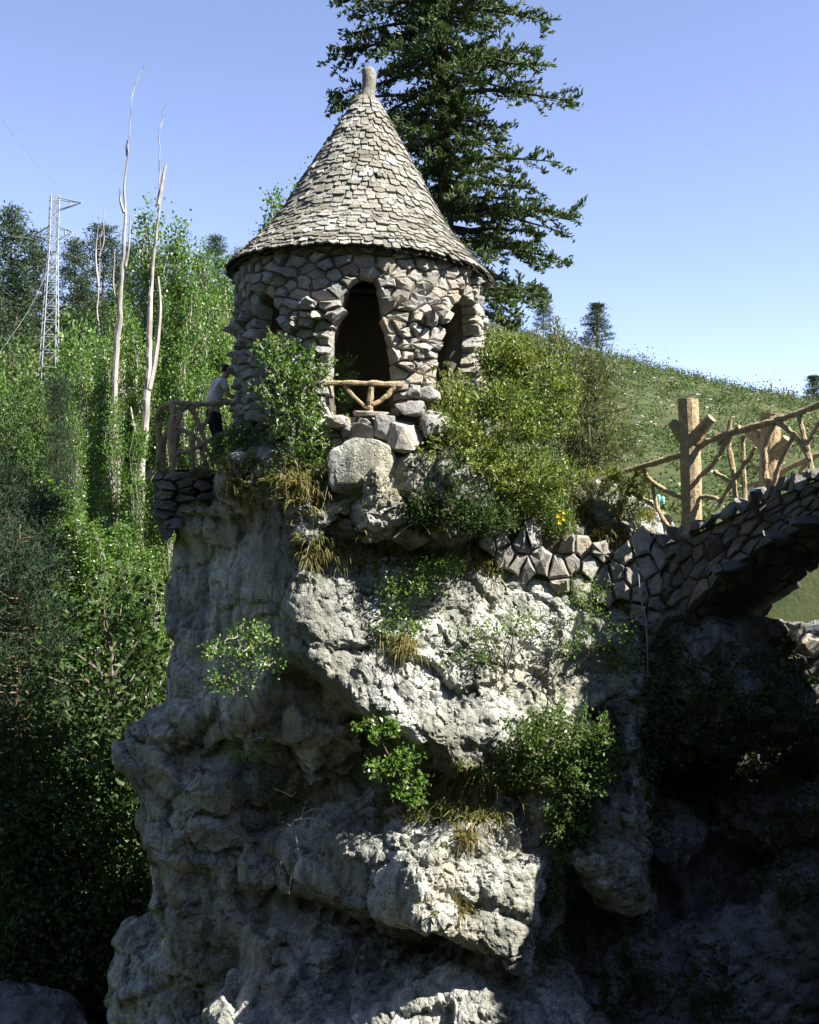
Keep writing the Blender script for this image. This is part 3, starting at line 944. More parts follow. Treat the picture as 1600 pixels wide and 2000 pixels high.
branch(rl, N_((1404, 866), (1430, 846), (1500, 826), (1560, 806), (1640, 774)), .055, .055, 'top_rail')
branch(rl, N_((1247, 914), (1236, 942), (1224, 962), (1232, 968)), .04, .035)
branch(rl, N_((1254, 914), (1268, 935), (1296, 956), (1334, 974)), .042, .042)
branch(rl, N_((1272, 936), (1278, 965), (1285, 995), (1300, 1020), (1310, 1036)), .036, .04)
branch(rl, N_((1226, 958), (1258, 975), (1284, 994)), .034, .034)
branch(rl, N_((1352, 942), (1374, 925), (1402, 895), (1418, 858)), .04, .045)
branch(rl, N_((1438, 992), (1434, 930), (1424, 875), (1426, 822)), .05, .045, 'post')
branch(rl, N_((1456, 985), (1453, 930), (1452, 850)), .042, .04, 'post')
branch(rl, N_((1404, 992), (1425, 950), (1452, 912), (1476, 874)), .04, .035)
branch(rl, N_((1396, 922), (1412, 932), (1428, 942)), .04, .035)
branch(rl, N_((1362, 972), (1385, 970), (1410, 978)), .04, .036)
branch(rl, N_((1504, 950), (1494, 920), (1496, 870), (1512, 828)), .05, .045, 'post')
branch(rl, N_((1508, 960), (1524, 905), (1550, 852)), .045, .04)
branch(rl, N_((1520, 826), (1550, 848), (1578, 888)), .05, .045)
branch(rl, N_((1586, 925), (1580, 890), (1572, 860), (1560, 808)), .05, .042, 'post')
branch(rl, N_((1574, 872), (1590, 845), (1612, 810)), .04, .038)
rl = thing('branch_railing', 'branch railing with a leaning stump post on the far side of the bridge', 'railing', bpx(1505, 970, False))
Fp = lambda *p: [bpx(*q, False) for q in p]
post(rl, bpx(1500, 1000, False), bpx(1506, 808, False), .17, [
    (Fp((1500, 880), (1482, 858), (1462, 842)), .13, .09), (Fp((1504, 905), (1522, 880), (1538, 856)), .11, .08)])
branch(rl, Fp((1440, 955), (1480, 945), (1530, 920), (1580, 896), (1640, 878)), .05, .05, 'top_rail')
branch(rl, Fp((1468, 910), (1490, 920), (1520, 918)), .045, .04)
branch(rl, Fp((1556, 945), (1566, 920), (1578, 898)), .045, .04)
branch(rl, Fp((1470, 985), (1490, 955), (1520, 935)), .045, .04)

# drystone wall between the crag and the bridge
dw = thing('drystone_wall', 'pale drystone retaining wall of upright blocks below the bushes', 'wall', W(1120, 1150, 17.5))
wl = [(945, 1080), (960, 1040), (1060, 1042), (1160, 1070), (1230, 1075), (1270, 1040), (1310, 1050), (1310, 1210), (1250, 1215), (1200, 1180), (1120, 1165), (1060, 1160), (1020, 1110)]
DWD = lambda px: 17.26 + (px - 950) * .0009
b = MB()
bk = [W(px, py, DWD(px) + .10) for px, py in wl]; bk2 = [W(px, py, DWD(px) + .8) for px, py in wl]; n = len(wl)
b.add([tuple(p) for p in bk + bk2], [np.arange(n)[::-1].reshape(1, -1), np.array([[i, (i+1) % n, (i+1) % n + n, i + n] for i in range(n)])], .2)
b.build('backing', MATS['mortar'], dw)
S = darts(rng, (870, 960 * .8), (1390, 1290 * .8), 17, 52, tries=4000)
for s, c in zip(S, vor_cells(S, 60)):
    if len(c) < 4 or not in_poly((s[0], s[1] / .8), wl): continue
    V, F = stone_piece(c / 100., lambda u, v, d: tuple(W(u * 100, v * 100 / .8, DWD(u * 100) - d)), rng, rng.uniform(.04, .10), .1, .04, .5)
    one(V, [f[:, ::-1] for f in F], np.clip(rng.normal(.55, .22), 0, 1), 'stone', MATS['wall_stone'], dw)
# stacked stones under the terrace railing
tw = thing('terrace_wall', 'dark stacked flat stones carrying the railed terrace', 'wall', W(370, 1030, 18.3))
tl = [(298, 925), (330, 916), (420, 918), (470, 935), (450, 960), (400, 975), (360, 985), (335, 1050), (318, 1060), (302, 1010)]
TD = lambda px: 18.2 + ((px - 385) / 90.) ** 2 * .32
b = MB()
bk = [W(px, py, TD(px) + .12) for px, py in tl]; bk2 = [W(px, py, TD(px) + 1.2) for px, py in tl]; n = len(tl)
b.add([tuple(p) for p in bk + bk2], [np.arange(n)[::-1].reshape(1, -1), np.array([[i, (i+1) % n, (i+1) % n + n, i + n] for i in range(n)])], .2)
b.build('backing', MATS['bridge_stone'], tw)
S = darts(rng, (220, 860 * 2.), (540, 1110 * 2.), 24, 44, tries=4000)
for s, c in zip(S, vor_cells(S, 60)):
    if len(c) < 4 or not in_poly((s[0], s[1] / 2.), tl): continue
    V, F = stone_piece(c / 100., lambda u, v, d: tuple(W(u * 100, v * 100 / 2., TD(u * 100) - d)), rng, rng.uniform(.05, .16), .1, .05, .5)
    one(V, [f[:, ::-1] for f in F], np.clip(rng.normal(.3, .2), 0, 1), 'stone', MATS['bridge_stone'], tw)
# loose sunlit rocks beyond the arch, cable down the rock, lamp on the parapet
for i, (px, py, sz, lb) in enumerate(((1545, 1290, (.32, .3, .17), 'flat pale boulder at the sunny foot of the bridge abutment'),
        (1585, 1262, (.3, .3, .2), 'upper pale boulder leaning against the abutment corner'),
        (1590, 1305, (.3, .3, .2), 'brownish boulder lowest of the heap behind the arch'),
        (1555, 1240, (.16, .25, .26), 'upright pale block on the abutment corner'))):
    V, F = boulder(rng, sz, 16); D = 18.9
    p = W(px, py, D); o = one(V, F, .8, 'boulder', MATS['wall_stone'], None); o.location = p
    tag(o, lb, 'boulder')
V, F = limb([W(1246, 1110, 17.15), W(1252, 1170, 17.1), W(1262, 1215, 17.05), W(1266, 1330, 17.1)], .009, .009, 6)
tag(one(V, F, .5, 'cable', NG('grey_plastic').out((.28, .29, .30), .5), None), 'thin grey cable hanging down beside the drystone wall', 'cable')
lp = thing('floodlight', 'slim black floodlight tube with a white tip on the bridge edge', 'light', bpx(1498, 1010))
V, F = limb([bpx(1506, 1025) - Vector((BN[0], BN[1], 0)) * .3, bpx(1490, 962) - Vector((BN[0], BN[1], 0)) * .3], .035, .04, 10)
one(V, F, .5, 'tube', NG('black_metal').out((.02, .02, .022), .4), lp)
V, F = limb([bpx(1490, 962) - Vector((BN[0], BN[1], 0)) * .3, bpx(1488, 953) - Vector((BN[0], BN[1], 0)) * .3], .045, .03, 10)
one(V, F, .5, 'tip', NG('white_plastic').out((.75, .75, .75), .4), lp)

# ------------------------------------------------------------------ terrain: gorge, banks, hills
LP = np.array([(-60, 38), (-30, 26), (-6, 2), (-2, -1.4), (0, -1.6), (1.6, -1.8), (4, -9), (8, -13), (17, -13), (21, -11.5), (27, -9), (34, -5.5), (44, -1.2), (60, 3), (80, 9.5), (105, 17)])  # hill behind the camera in both profiles: unseen, added to block skylight
RP = np.array([(-60, 38), (-30, 26), (-6, 2), (-2, -1.4), (0, -1.6), (1.6, -1.8), (4, -9), (8, -13), (17, -13), (20, -11), (22.5, -2), (25, .2), (40, 1.4), (60, 5.2), (85, 12), (105, 17.5)])
RIDGE = np.array([(-260, 16), (-90, 19), (-45, 21), (-20, 23), (-5, 26), (8, 25.0), (13, 24.0), (20, 22.3), (27, 19.8), (33, 17.9), (41, 15.0), (51, 11.6), (70, 7), (120, 4), (260, 0)])
def ground(x, y):
    x = np.asarray(x, np.float64); y = np.asarray(y, np.float64)
    w = sstep(-5.0, 1.5, x + .02 * (y - 20))
    zl = np.interp(y, LP[:, 0], LP[:, 1]); zr = np.interp(y, RP[:, 0], RP[:, 1])
    z = zl * (1 - w) + zr * w
    rg = np.interp(x * 140 / np.maximum(y, 140), RIDGE[:, 0], RIDGE[:, 1])
    # slope up to the ridge, rounded crest, gentle fall behind
    yr = 112 + 28 * sstep(-20, 20, x)
    f = sstep(70, 1, yr - y) * (y > 60)
    up = np.clip((y - 60) / (yr - 60), 0, 1)
    hill = z * 0 + np.interp(60., RP[:, 0], RP[:, 1]) * w + 3 * (1 - w)
    hill = hill + (rg - hill) * (np.sin(np.clip(up, 0, 1) * math.pi / 2) ** 1.25)
    hill = hill - np.clip(y - yr, 0, None) * .16
    z = np.where(y > 60, hill, z)
    # right bank where the bridge lands (out of the frame)
    bk = sstep(8.6, 10.6, x) * sstep(26, 20, y) * sstep(-2, 2, y)
    z = z * (1 - bk) + bk * (1.2 + .25 * np.clip(x - 10, 0, 30))
    # unseen left bank, added to keep skylight off the crag
    z = z + np.clip(-x - 16, 0, 40) * .5 * sstep(34, 16, y)
    P = np.stack([x.ravel(), y.ravel(), 0 * x.ravel()], 1).astype(np.float32)
    nz = fbm(P, .12, 4, 8).reshape(x.shape) * .9 + fbm(P, .7, 2, 18).reshape(x.shape) * .18
    return z + nz * sstep(18, 30, np.abs(y - 0) + 0 * x) * np.where(y > 60, 1.2, .6)
def build_ground():
    xs = np.concatenate([np.linspace(-330, -45, 40), np.linspace(-44, -12, 50), np.linspace(-11.5, 12, 70), np.linspace(12.6, 70, 110), np.linspace(71, 330, 40)])
    ys = np.concatenate([np.linspace(-60, -2, 18), np.linspace(-1, 30, 90), np.linspace(30.6, 150, 190), np.linspace(152, 600, 40)])
    X, Y = np.meshgrid(xs, ys, indexing='ij')
    Z = ground(X, Y)
    V = np.stack([X, Y, Z], -1).reshape(-1, 3)
    i = np.arange(len(xs) * len(ys)).reshape(X.shape)
    F = np.stack([i[:-1, :-1], i[1:, :-1], i[1:, 1:], i[:-1, 1:]], -1).reshape(-1, 4)
    g = NG('hillside')
    p = g.coord()
    a = g.n('Attribute', attribute_name='tone')
    n1 = g.noise(p, .16, 6, .65); n2 = g.noise(p, .55, 8, .75); n3 = g.noise(p, 2.2, 8, .75)
    c = g.mix(g.ramp(n1, [(.38, 0.), (.62, 1.)]), (.055, .068, .030), (.085, .093, .045))
    c = g.mix(g.math('MULTIPLY', g.ramp(n2, [(.48, 0.), (.58, 1.)]), .85), c, (.028, .046, .020))
    c = g.mix(g.math('MULTIPLY', g.ramp(n3, [(.60, 0.), (.67, 1.)]), .8), c, (.22, .20, .145))
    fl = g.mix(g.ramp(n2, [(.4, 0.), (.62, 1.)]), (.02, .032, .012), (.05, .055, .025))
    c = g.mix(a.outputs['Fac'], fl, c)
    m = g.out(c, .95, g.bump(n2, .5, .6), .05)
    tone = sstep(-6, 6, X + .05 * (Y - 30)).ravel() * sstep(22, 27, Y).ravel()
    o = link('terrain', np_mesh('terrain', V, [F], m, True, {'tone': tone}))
    o['kind'] = 'structure'
    return o
TERRAIN = build_ground()
def gz(x, y): return float(ground(np.array([x]), np.array([y]))[0])

# gorge cliff under the bridge, in limestone colours darkened for shade
def build_cliff():
    h = .085; lo = (1.2, 16.4, -9.8); hi = (10.2, 23.8, .2)
    X, Y, Z, shp = grid(lo, hi, h); a = (X, Y, Z)
    s = wedge(*a, [((-.1, -.92, .38), W(1400, 1500, 19.4)), ((0, -.2, 1), W(1400, 1310, 18.3)), ((0, 1, 0), (0, 23.5, 0)), ((-1, 0, 0), (1.6, 0, 0))], .4)
    s = smin(s, wedge(*a, [((.75, -.4, .55), W(1220, 1680, 18.2)), ((-.6, -.6, .4), W(1160, 1750, 17.6)), ((0, 1, 0), (0, 23, 0)), ((0, 0, 1), W(1200, 1540, 18.5))], .3), .3)
    for px, py, D, r in ((1430, 1900, 17.6, (1.2, 1.1, 1.0)), (1560, 1850, 17.8, (.9, 1.2, 1.3)), (1330, 2000, 17.2, (1.3, 1.0, .9)), (1290, 1620, 18.4, (.9, .9, .6)), (1530, 1600, 18.6, (1.3, 1.0, .5)), (1340, 1270, 18.2, (1.5, 1.3, .6)), (1400, 1370, 17.7, (1.6, 1.0, .8))):
        s = smin(s, ell(*a, W(px, py, D), r), .25)
    s = s.astype(np.float32)
    near = np.nonzero(np.abs(s) < .6)
    P = np.stack([lo[k] + near[k] * h for k in range(3)], 1).astype(np.float32)
    s[near] += .32 * fbm(P, .8, 3, 31) + .16 * (np.abs(fbm(P, 2.0, 3, 39)) * 2 - .5)
    s[0] = s[-1] = 1; s[:, 0] = s[:, -1] = 1; s[:, :, 0] = s[:, :, -1] = 1
    V, F = surface_nets(s, lo, h)
    N = vnormals(V, F); f1, f2, R, O = worley(V, (2.4, 2.4, 3), 7)
    V = V + N * (.14 * ((R[:, :3] - .5) * O).sum(1) - .08 * np.exp(-(f2 - f1) / .08) + .1 * (R[:, 3] - .5))[:, None]
    cf = V[F].mean(1); F = F[cf[:, 1] < 21.5]
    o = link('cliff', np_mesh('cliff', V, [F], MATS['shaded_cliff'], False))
    o['kind'] = 'structure'
    return BVHTree.FromPolygons(V.tolist(), F.tolist())
BVH_CLIFF = build_cliff()
def hit2(px, py):
    r = ray(px, py).normalized(); q = BVH_CLIFF.ray_cast(Vector((0, 0, 0)), r)
    return (q[0], q[1]) if q[0] is not None else (W(px, py, 19), Vector((0, -1, 0)))
# low pale rock at the left gully foot, darkened in colour for shade
V, F = boulder(np.random.default_rng(3), (1, .9, .8), 22)
bm = bmesh.new()
vs = [bm.verts.new(v) for v in V]
for f in F: bm.faces.new([vs[i] for i in f])
bmesh.ops.subdivide_edges(bm, edges=bm.edges, cuts=9, use_grid_fill=True)
V = np.array([v.co[:] for v in bm.verts]); bm.verts.index_update()
T3 = [np.array([[v.index for v in f.verts] for f in bm.faces if len(f.verts) == k]) for k in (3, 4)]
bm.free()
V = V + V * (.22 * fbm(V.astype(np.float32), 2.2, 4, 2) + .10 * np.abs(fbm(V.astype(np.float32), (3, 3, 6), 3, 5)))[:, None]
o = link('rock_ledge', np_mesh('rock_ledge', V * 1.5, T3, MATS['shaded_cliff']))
o.location = W(25, 2040, 22.5); o['kind'] = 'structure'

# ------------------------------------------------------------------ trees
mat_leaf('fir_needles', [(0.0, (.035, .070, .026)), (.5, (.062, .105, .036)), (1.0, (.115, .155, .055))], .2, .5, .3)
mat_leaf('pine_needles', [(0.0, (.028, .052, .030)), (.5, (.046, .076, .040)), (1.0, (.072, .100, .050))], .12, .6, .2)
mat_leaf('shaded_needles', [(0.0, (.012, .027, .014)), (.5, (.020, .040, .020)), (1.0, (.034, .056, .026))], .1, .6, .2)  # pine needles with the shade put into their colour
mat_leaf('poplar_leaf', [(0.0, (.050, .115, .018)), (.5, (.090, .175, .028)), (1.0, (.15, .23, .05))], .38, .35, .5)
mat_leaf('broad_leaf', [(0.0, (.045, .090, .020)), (.5, (.070, .125, .028)), (1.0, (.095, .150, .035))], .35, .5, .3)
mat_leaf('box_leaf', [(0.0, (.055, .105, .016)), (.5, (.105, .165, .028)), (1.0, (.20, .23, .05))], .32, .45, .35)
mat_leaf('broom_leaf', [(0.0, (.060, .090, .026)), (.5, (.095, .125, .042)), (1.0, (.15, .165, .07))], .3, .5, .3)
mat_leaf('olive_leaf', [(0.0, (.040, .062, .014)), (.6, (.062, .085, .022)), (1.0, (.13, .115, .035))], .3, .5, .3)
mat_leaf('grass_blade', [(0.0, (.065, .115, .020)), (.55, (.115, .155, .034)), (.8, (.18, .17, .055)), (1.0, (.26, .20, .085))], .35, .6, .2)
mat_leaf('dry_grass', [(0.0, (.17, .15, .055)), (.5, (.25, .19, .085)), (1.0, (.13, .13, .04))], .3, .6, .2)
mat_leaf('deep_leaf', [(0.0, (.020, .048, .014)), (.5, (.035, .070, .018)), (1.0, (.060, .095, .024))], .3, .5, .25)
mat_bark('fir_bark', (.045, .04, .034), (.10, .09, .075))
mat_bark('pale_bark', (.26, .235, .20), (.50, .46, .40), 3)
mat_bark('dead_wood', (.16, .14, .125), (.43, .405, .37), 2.5)
mat_bark('pine_bark', (.13, .085, .06), (.24, .17, .12))
mat_bark('twig', (.10, .085, .065), (.22, .19, .15))
mat_bark('bleached_twig', (.20, .185, .16), (.40, .37, .33))

def unit(v): return v / (np.linalg.norm(v, axis=-1, keepdims=True) + 1e-9)
def leaves(C, L, Wd, rng, dirs=None, spread=1.0, fold=.18):
    """diamond leaves, slightly folded"""
    n = len(C)
    d = rng.normal(0, 1, (n, 3)) * spread
    if dirs is not None: d = d + dirs
    d = unit(d)
    s = unit(np.cross(d, rng.normal(0, 1, (n, 3))))
    nn = np.cross(d, s)
    l = (L * rng.uniform(.65, 1.25, n))[:, None]; w = (Wd * rng.uniform(.7, 1.2, n))[:, None]
    V = np.stack([C - d * l * .5, C + s * w * .5 + nn * w * fold + d * l * .05, C + d * l * .5, C - s * w * .5 + nn * w * fold + d * l * .05], 1)
    return V.reshape(-1, 3), np.arange(n * 4).reshape(n, 4)
def clump_points(rng, ells, n, shell=.45, gap=0.0, seed=0, gfreq=.6):
    tot = sum(e[2] for e in ells); out = []
    for c, r, w in ells:
        k = int(n * w / tot); p = unit(rng.normal(0, 1, (k, 3))) * (rng.uniform(shell ** 3, 1, (k, 1)) ** (1/3.))
        out.append(np.array(c) + p * np.array(r))
    P = np.concatenate(out)
    if gap: P = P[vnoise(P.astype(np.float32), gfreq, seed) > -1 + 2 * gap]
    return P
def finish(root_name, label, cat, loc, parts, group=None):
    """parts: list of (name, mesh)"""
    t = thing(root_name, label, cat, loc, group)
    for nm, me in parts:
        o = bpy.data.objects.new(nm, me); COL.objects.link(o); o.parent = t
    return t
def place(parts, name, label, cat, loc, scale=1.0, rz=0.0, group=None):
    t = finish(name, label, cat, loc, parts, group)
    t.scale = (scale, scale, scale) if isinstance(scale, (int, float)) else scale
    t.rotation_euler = (0, 0, rz)
    return t

def fir_tree(seed, H, prof_r, zb, lean=0.0, dens=1.0, sprig=.19, special=()):
    rng = np.random.default_rng(seed)
    wood = MB(); C = []; Dr = []
    tr = [(lean * z / H + .04 * math.sin(z), .03 * math.cos(z * 1.3), z) for z in np.linspace(0, H, 18)]
    V, F = tube(tr, np.linspace(.30, .03, 18), 9); wood.add(V, F)
    def do_limb(z, az, L, rise, droop):
        dv = np.array([math.cos(az), math.sin(az), 0]); p0 = np.array([lean * z / H, 0, z])
        path = smooth_path([p0, p0 + dv * L * .35 + [0, 0, rise * L * .5], p0 + dv * L * .7 + [0, 0, rise * L - droop * L * .4], p0 + dv * L + [0, 0, rise * L - droop * L * .7]], 5)
        V, F = tube(path, np.linspace(.02 + .018 * L, .008, len(path)), 5, False); wood.add(V, F)
        perp = np.array([-dv[1], dv[0], 0])
        u = .07 + rng.uniform(0, .1)
        while u < 1.0:
            i = u * (len(path) - 1); k = int(i); p = path[k] + (path[min(k+1, len(path)-1)] - path[k]) * (i - k)
            for sd in (-1, 1):
                if rng.random() < .12: continue
                bl = rng.uniform(.35, 1.0) * (.36 + .38 * L * (1 - abs(u - .5)) * .6)
                bd = unit(dv * rng.uniform(.45, 1.0) + perp * sd * rng.uniform(.5, 1.0) + np.array([0, 0, rng.uniform(-.65, .35)]))
                q = p + bd * bl + np.array([0, 0, -.10 * bl])
                V, F = tube([p, (p + q) / 2 + [0, 0, .04], q], [.012, .008, .004], 3, False); wood.add(V, F)
                m = max(3, int(bl / .07 * dens)); tt = rng.uniform(.15, 1.05, m)[:, None]
                c = p + (q - p) * tt + rng.normal(0, .022, (m, 3))
                C.append(c); Dr.append(np.tile(bd, (m, 1)) * .9 + np.array([0, 0, .35]) + rng.normal(0, .45, (m, 3)))
                c2 = c + rng.normal(0, .045, c.shape) + np.array([0, 0, .03])
                C.append(c2); Dr.append(np.tile(bd, (m, 1)) * .5 + np.array([0, 0, .7]) + rng.normal(0, .5, (m, 3)))
            u += rng.uniform(.10, .16) / max(L * .55, .3)
        m = 10; C.append(path[-1] + rng.normal(0, .06, (m, 3))); Dr.append(np.tile(dv, (m, 1)) + rng.normal(0, .4, (m, 3)))
    z = zb; az = rng.uniform(0, 6.28)
    while z < H - .3:
        az += 2.399 + rng.normal(0, .25)
        L = float(prof_r(z)) * rng.choice([.3, .42, .58, .8, 1.03])
        do_limb(z, az, max(L, .25), rng.uniform(-.08, .16), rng.uniform(.05, .45))
        z += rng.uniform(.036, .082)
    for s in special: do_limb(*s)
    C = np.concatenate(C); Dr = unit(np.concatenate(Dr))
    b = MB()
    V, F = leaves(C, sprig, sprig * .30, rng, Dr * 3, .4, .25); b.add(V, F)
    V, F = leaves(C, sprig, sprig * .30, rng, Dr * 3, .5, .25); b.add(V, F)
    return [('trunk', wood.mesh('trunk', MATS['fir_bark'])), ('crown', b.mesh('crown', MATS['fir_needles']))]

def pine_tree(seed, H, R, bare=.35, n_tuft=9, spike=.34, ncl=170, rc=.42, mat='pine_needles', ratio=.26):
    rng = np.random.default_rng(seed); wood = MB(); C = []; Dr = []
    bend = rng.normal(0, .25, 2)
    tr = [(bend[0] * math.sin(z / H * 3), bend[1] * math.sin(z / H * 2.5), z) for z in np.linspace(0, H, 12)]
    V, F = tube(tr, np.linspace(.02 * H * .8, .02, 12), 7); wood.add(V, F)
    for k in range(ncl):
        z = H * (bare + (1.0 - bare) * rng.uniform(0, 1) ** .9); u = (z / H - bare) / (1 - bare)
        rr = R * (1.0 - .86 * u) ** .7 * (.5 + .5 * min(1, u * 4 + .3)) * rng.uniform(.25, 1.08)
        az = rng.uniform(0, 6.28); i = min(int(z / H * 11), 11)
        p0 = np.array(tr[i]); p0[2] = z - .25 * rr
        tip = np.array([tr[i][0] + rr * math.cos(az), tr[i][1] + rr * math.sin(az), z])
        if k % 2 == 0:
            V, F = tube([p0, (p0 + tip) / 2 - [0, 0, .08 * rr], tip], [.02 + .012 * rr, .015, .008], 4, False); wood.add(V, F)
        m = n_tuft * 3; o = rng.normal(0, 1, (m, 3)) * np.array([rc, rc, rc * .45])
        C.append(tip + o); Dr.append(unit(o + [0, 0, rc * .9]) + rng.normal(0, .3, (m, 3)))
    C = np.concatenate(C); Dr = np.concatenate(Dr); b = MB()
    V, F = leaves(C, spike, spike * ratio, rng, Dr * 1.5, .7, .25); b.add(V, F)
    for k in range(10):                                            # dead stubs on the bare stem
        z = H * bare * rng.uniform(.25, 1.0); az = rng.uniform(0, 6.28); L = rng.uniform(.5, 1.6) * R * .5
        V, F = tube([(0, 0, z), (L * .6 * math.cos(az), L * .6 * math.sin(az), z + .05), (L * math.cos(az), L * math.sin(az), z - .1)], [.03, .02, .008], 4, False); wood.add(V, F)
    return [('trunk', wood.mesh('trunk', MATS['pine_bark'])), ('crown', b.mesh('crown', MATS[mat]))]

def leafy_tree(seed, H, ells, ncl, rc, nleaf, L, Wd, mat, bark, r0=.12, gap=.0, stems=1, upright=.0, twig=.5, shell=.35, droop=0.0, gfreq=.6):
    """ells in local coordinates (base at origin)"""
    rng = np.random.default_rng(seed); wood = MB()
    P = clump_points(rng, ells, ncl, shell, gap, seed, gfreq)
    top = P[:, 2].max()
    trunks = []
    for s in range(stems):
        e = ells[s % len(ells)][0] if stems > 1 else P.mean(0)
        tx, ty = (e[0], e[1])
        tr = smooth_path([(rng.normal(0, .04), rng.normal(0, .04), 0), (tx * .3 + rng.normal(0, .03 * H * .3), ty * .3, top * .33), (tx * .75, ty * .75 + rng.normal(0, .02 * H), top * .66), (tx, ty, top * .95)], 5)
        V, F = tube(tr, np.linspace(r0, r0 * .12, len(tr)), 6); wood.add(V, F); trunks.append(tr)
    TR = np.concatenate(trunks)
    C = []; Dr = []
    for p in P:
        d = np.linalg.norm((TR - p) * np.array([1, 1, 1.0 - .6 * upright]), axis=1) + np.where(TR[:, 2] > p[2] - .1 * H * (1 + upright), 50, 0)
        q = TR[np.argmin(d)]
        if rng.random() < twig:
            mid = (p + q) / 2 + rng.normal(0, .05 * np.linalg.norm(p - q) + .005, 3)
            V, F = tube([q, mid, p], [r0 * .22, r0 * .14, r0 * .05], 4, False); wood.add(V, F)
        m = max(2, int(nleaf * rng.uniform(.5, 1.4)))
        o = rng.normal(0, rc, (m, 3)); C.append(p + o); Dr.append(unit(o + np.array([0, 0, .3 * rc])) + np.array([0, 0, upright - droop]))
    C = np.concatenate(C); Dr = np.concatenate(Dr); b = MB()
    V, F = leaves(C, L, Wd, rng, Dr, .8); b.add(V, F)
    return [('trunk', wood.mesh('trunk', MATS[bark])), ('crown', b.mesh('crown', MATS[mat]))]

# the big fir behind the tower
fx, fy = (872 - 800) / FPX * 25.5, 25.5
fz = gz(fx, fy) - .1
def fprof(z):
    zz = z + fz; return np.interp(zz, [0, 4, 6.5, 8.2, 9.2, 10.4, 11.6, 13.5, 16, 19], [2.0, 2.6, 2.9, 2.5, 1.9, 2.2, 2.5, 2.2, 1.4, .2])
sp = []
for px, py in ((1112, 212), (1085, 350), (1114, 445), (1112, 510), (1070, 45), (1048, 130), (1035, 590), (1050, 420), (990, 250), (1000, 130), (1040, 500), (1000, 330), (985, 420)):
    t = W(px, py, fy) ; L = t.x - fx; sp.append((t.z - fz + .1 * L, rng.uniform(-.5, .15), L / .97, .08, .22))
for px, py in ((678, 70), (690, 105), (662, 222), (700, 40), (740, 260)):
    t = W(px, py, fy); L = fx - t.x; sp.append((t.z - fz + .1 * L, math.pi + rng.uniform(-.15, .4), L / .97, .08, .22))
fir = fir_tree(21, 18.5 - fz, fprof, 3.2 - fz, -.1, 1.7, .15, sp)
place(fir, 'fir_tree', 'tall dark green fir towering behind the conical roof', 'tree', (fx, fy, fz))

# far pines, poplars, broadleaf trees: a few models of each, copied
PINES = [pine_tree(100 + k, 12, 2.1 + .25 * k, .22 + .05 * (k % 2), 7, .5, 150, .5) for k in range(4)]
RIDGEP = [pine_tree(110 + k, 12, 2.7, .24, 10, .42, 200, .36, ratio=.30) for k in range(2)]
BROAD = [leafy_tree(140 + k, 8, [((0, 0, 4.6), (2.0, 2.0, 3.0), 2), ((.8, .3, 3.2), (1.7, 1.5, 2.0), 1), ((-.9, 0, 3.0), (1.5, 1.5, 2.0), 1)], 260, .42, 22, .26, .17, m, 'twig', .14, .12) for k, m in enumerate(('broad_leaf', 'poplar_leaf', 'deep_leaf'))]
POP = []
for k in range(4):
    r = np.random.default_rng(60 + k)
    e = [((0, 0, 9.5), (.75, .75, 6.3), 3), ((r.uniform(-.5, .5), .1, 6.5), (.95, .95, 4.6), 3), ((r.uniform(-.5, .5), 0, 4), (.9, .9, 3.2), 1.5), ((r.uniform(-.3, .3), 0, 13.2), (.42, .42, 2.6), .6)]
    POP.append(leafy_tree(60 + k, 16, e, 620, .24, 19, .145, .125, 'poplar_leaf', 'pale_bark', .12, .18, 2, .9, .35, .15))
def put(parts, name, label, cat, px, py_top, D, H, rz=0.0, group=None, wide=1.0):
    """stand a tree on the ground so that its top reaches the given pixel"""
    t = W(px, py_top, D); zb = gz(t.x, t.y) - .15
    s = (t.z - zb) / H
    return place(parts, name, label, cat, (t.x, t.y, zb), (s * wide, s * wide, s), rz, group)
r_ = np.random.default_rng(8)
# ridge pines on the left (each named by what stands beside it)
for px, py, D, lb in ((12, 405, 92, 'dark pine at the edge of the forest, highest left of the pylon'), (62, 455, 90, 'dark pine right behind the pylon mast'),
        (138, 468, 94, 'pale slim pine just right of the pylon arms'), (200, 440, 90, 'bushy dark pine between the pylon and the dead poplars'),
        (428, 462, 100, 'bluish pine showing between the poplars and the tower'), (468, 488, 104, 'bluish pine touching the left edge of the tower roof')):
    put(PINES[int(r_.integers(4))], 'pine_tree', lb, 'tree', px, py, D, 12, r_.uniform(0, 6), wide=1.15)
for px, py, D in ((-30, 480, 84), (25, 520, 80), (95, 560, 90), (160, 540, 84), (235, 520, 86), (-10, 585, 72), (255, 480, 96), (300, 500, 98), (345, 480, 98), (390, 500, 98), (185, 590, 74), (330, 560, 84), (420, 560, 84), (460, 560, 90)):
    put(PINES[int(r_.integers(4))], 'pine_tree', 'dark pine in the dense wood on the left slope', 'tree', px, py, D, 12, r_.uniform(0, 6), 'pines of the wooded slope', 1.2)
for px, py, D, k, lb in ((28, 630, 62, 0, 'round bright green tree below the pylon on the left slope'), (165, 585, 60, 1, 'light green tree between the pylon and the dead poplars'),
        (-10, 690, 58, 1, 'bright leafy tree at the lower left of the slope'), (70, 720, 56, 0, 'leafy green tree under the foot of the pylon'), (20, 750, 54, 2, 'dark leafy tree low on the left slope')):
    put(BROAD[k], 'broadleaf_tree', lb, 'tree', px, py, D, 8.3, r_.uniform(0, 6), wide=.62)
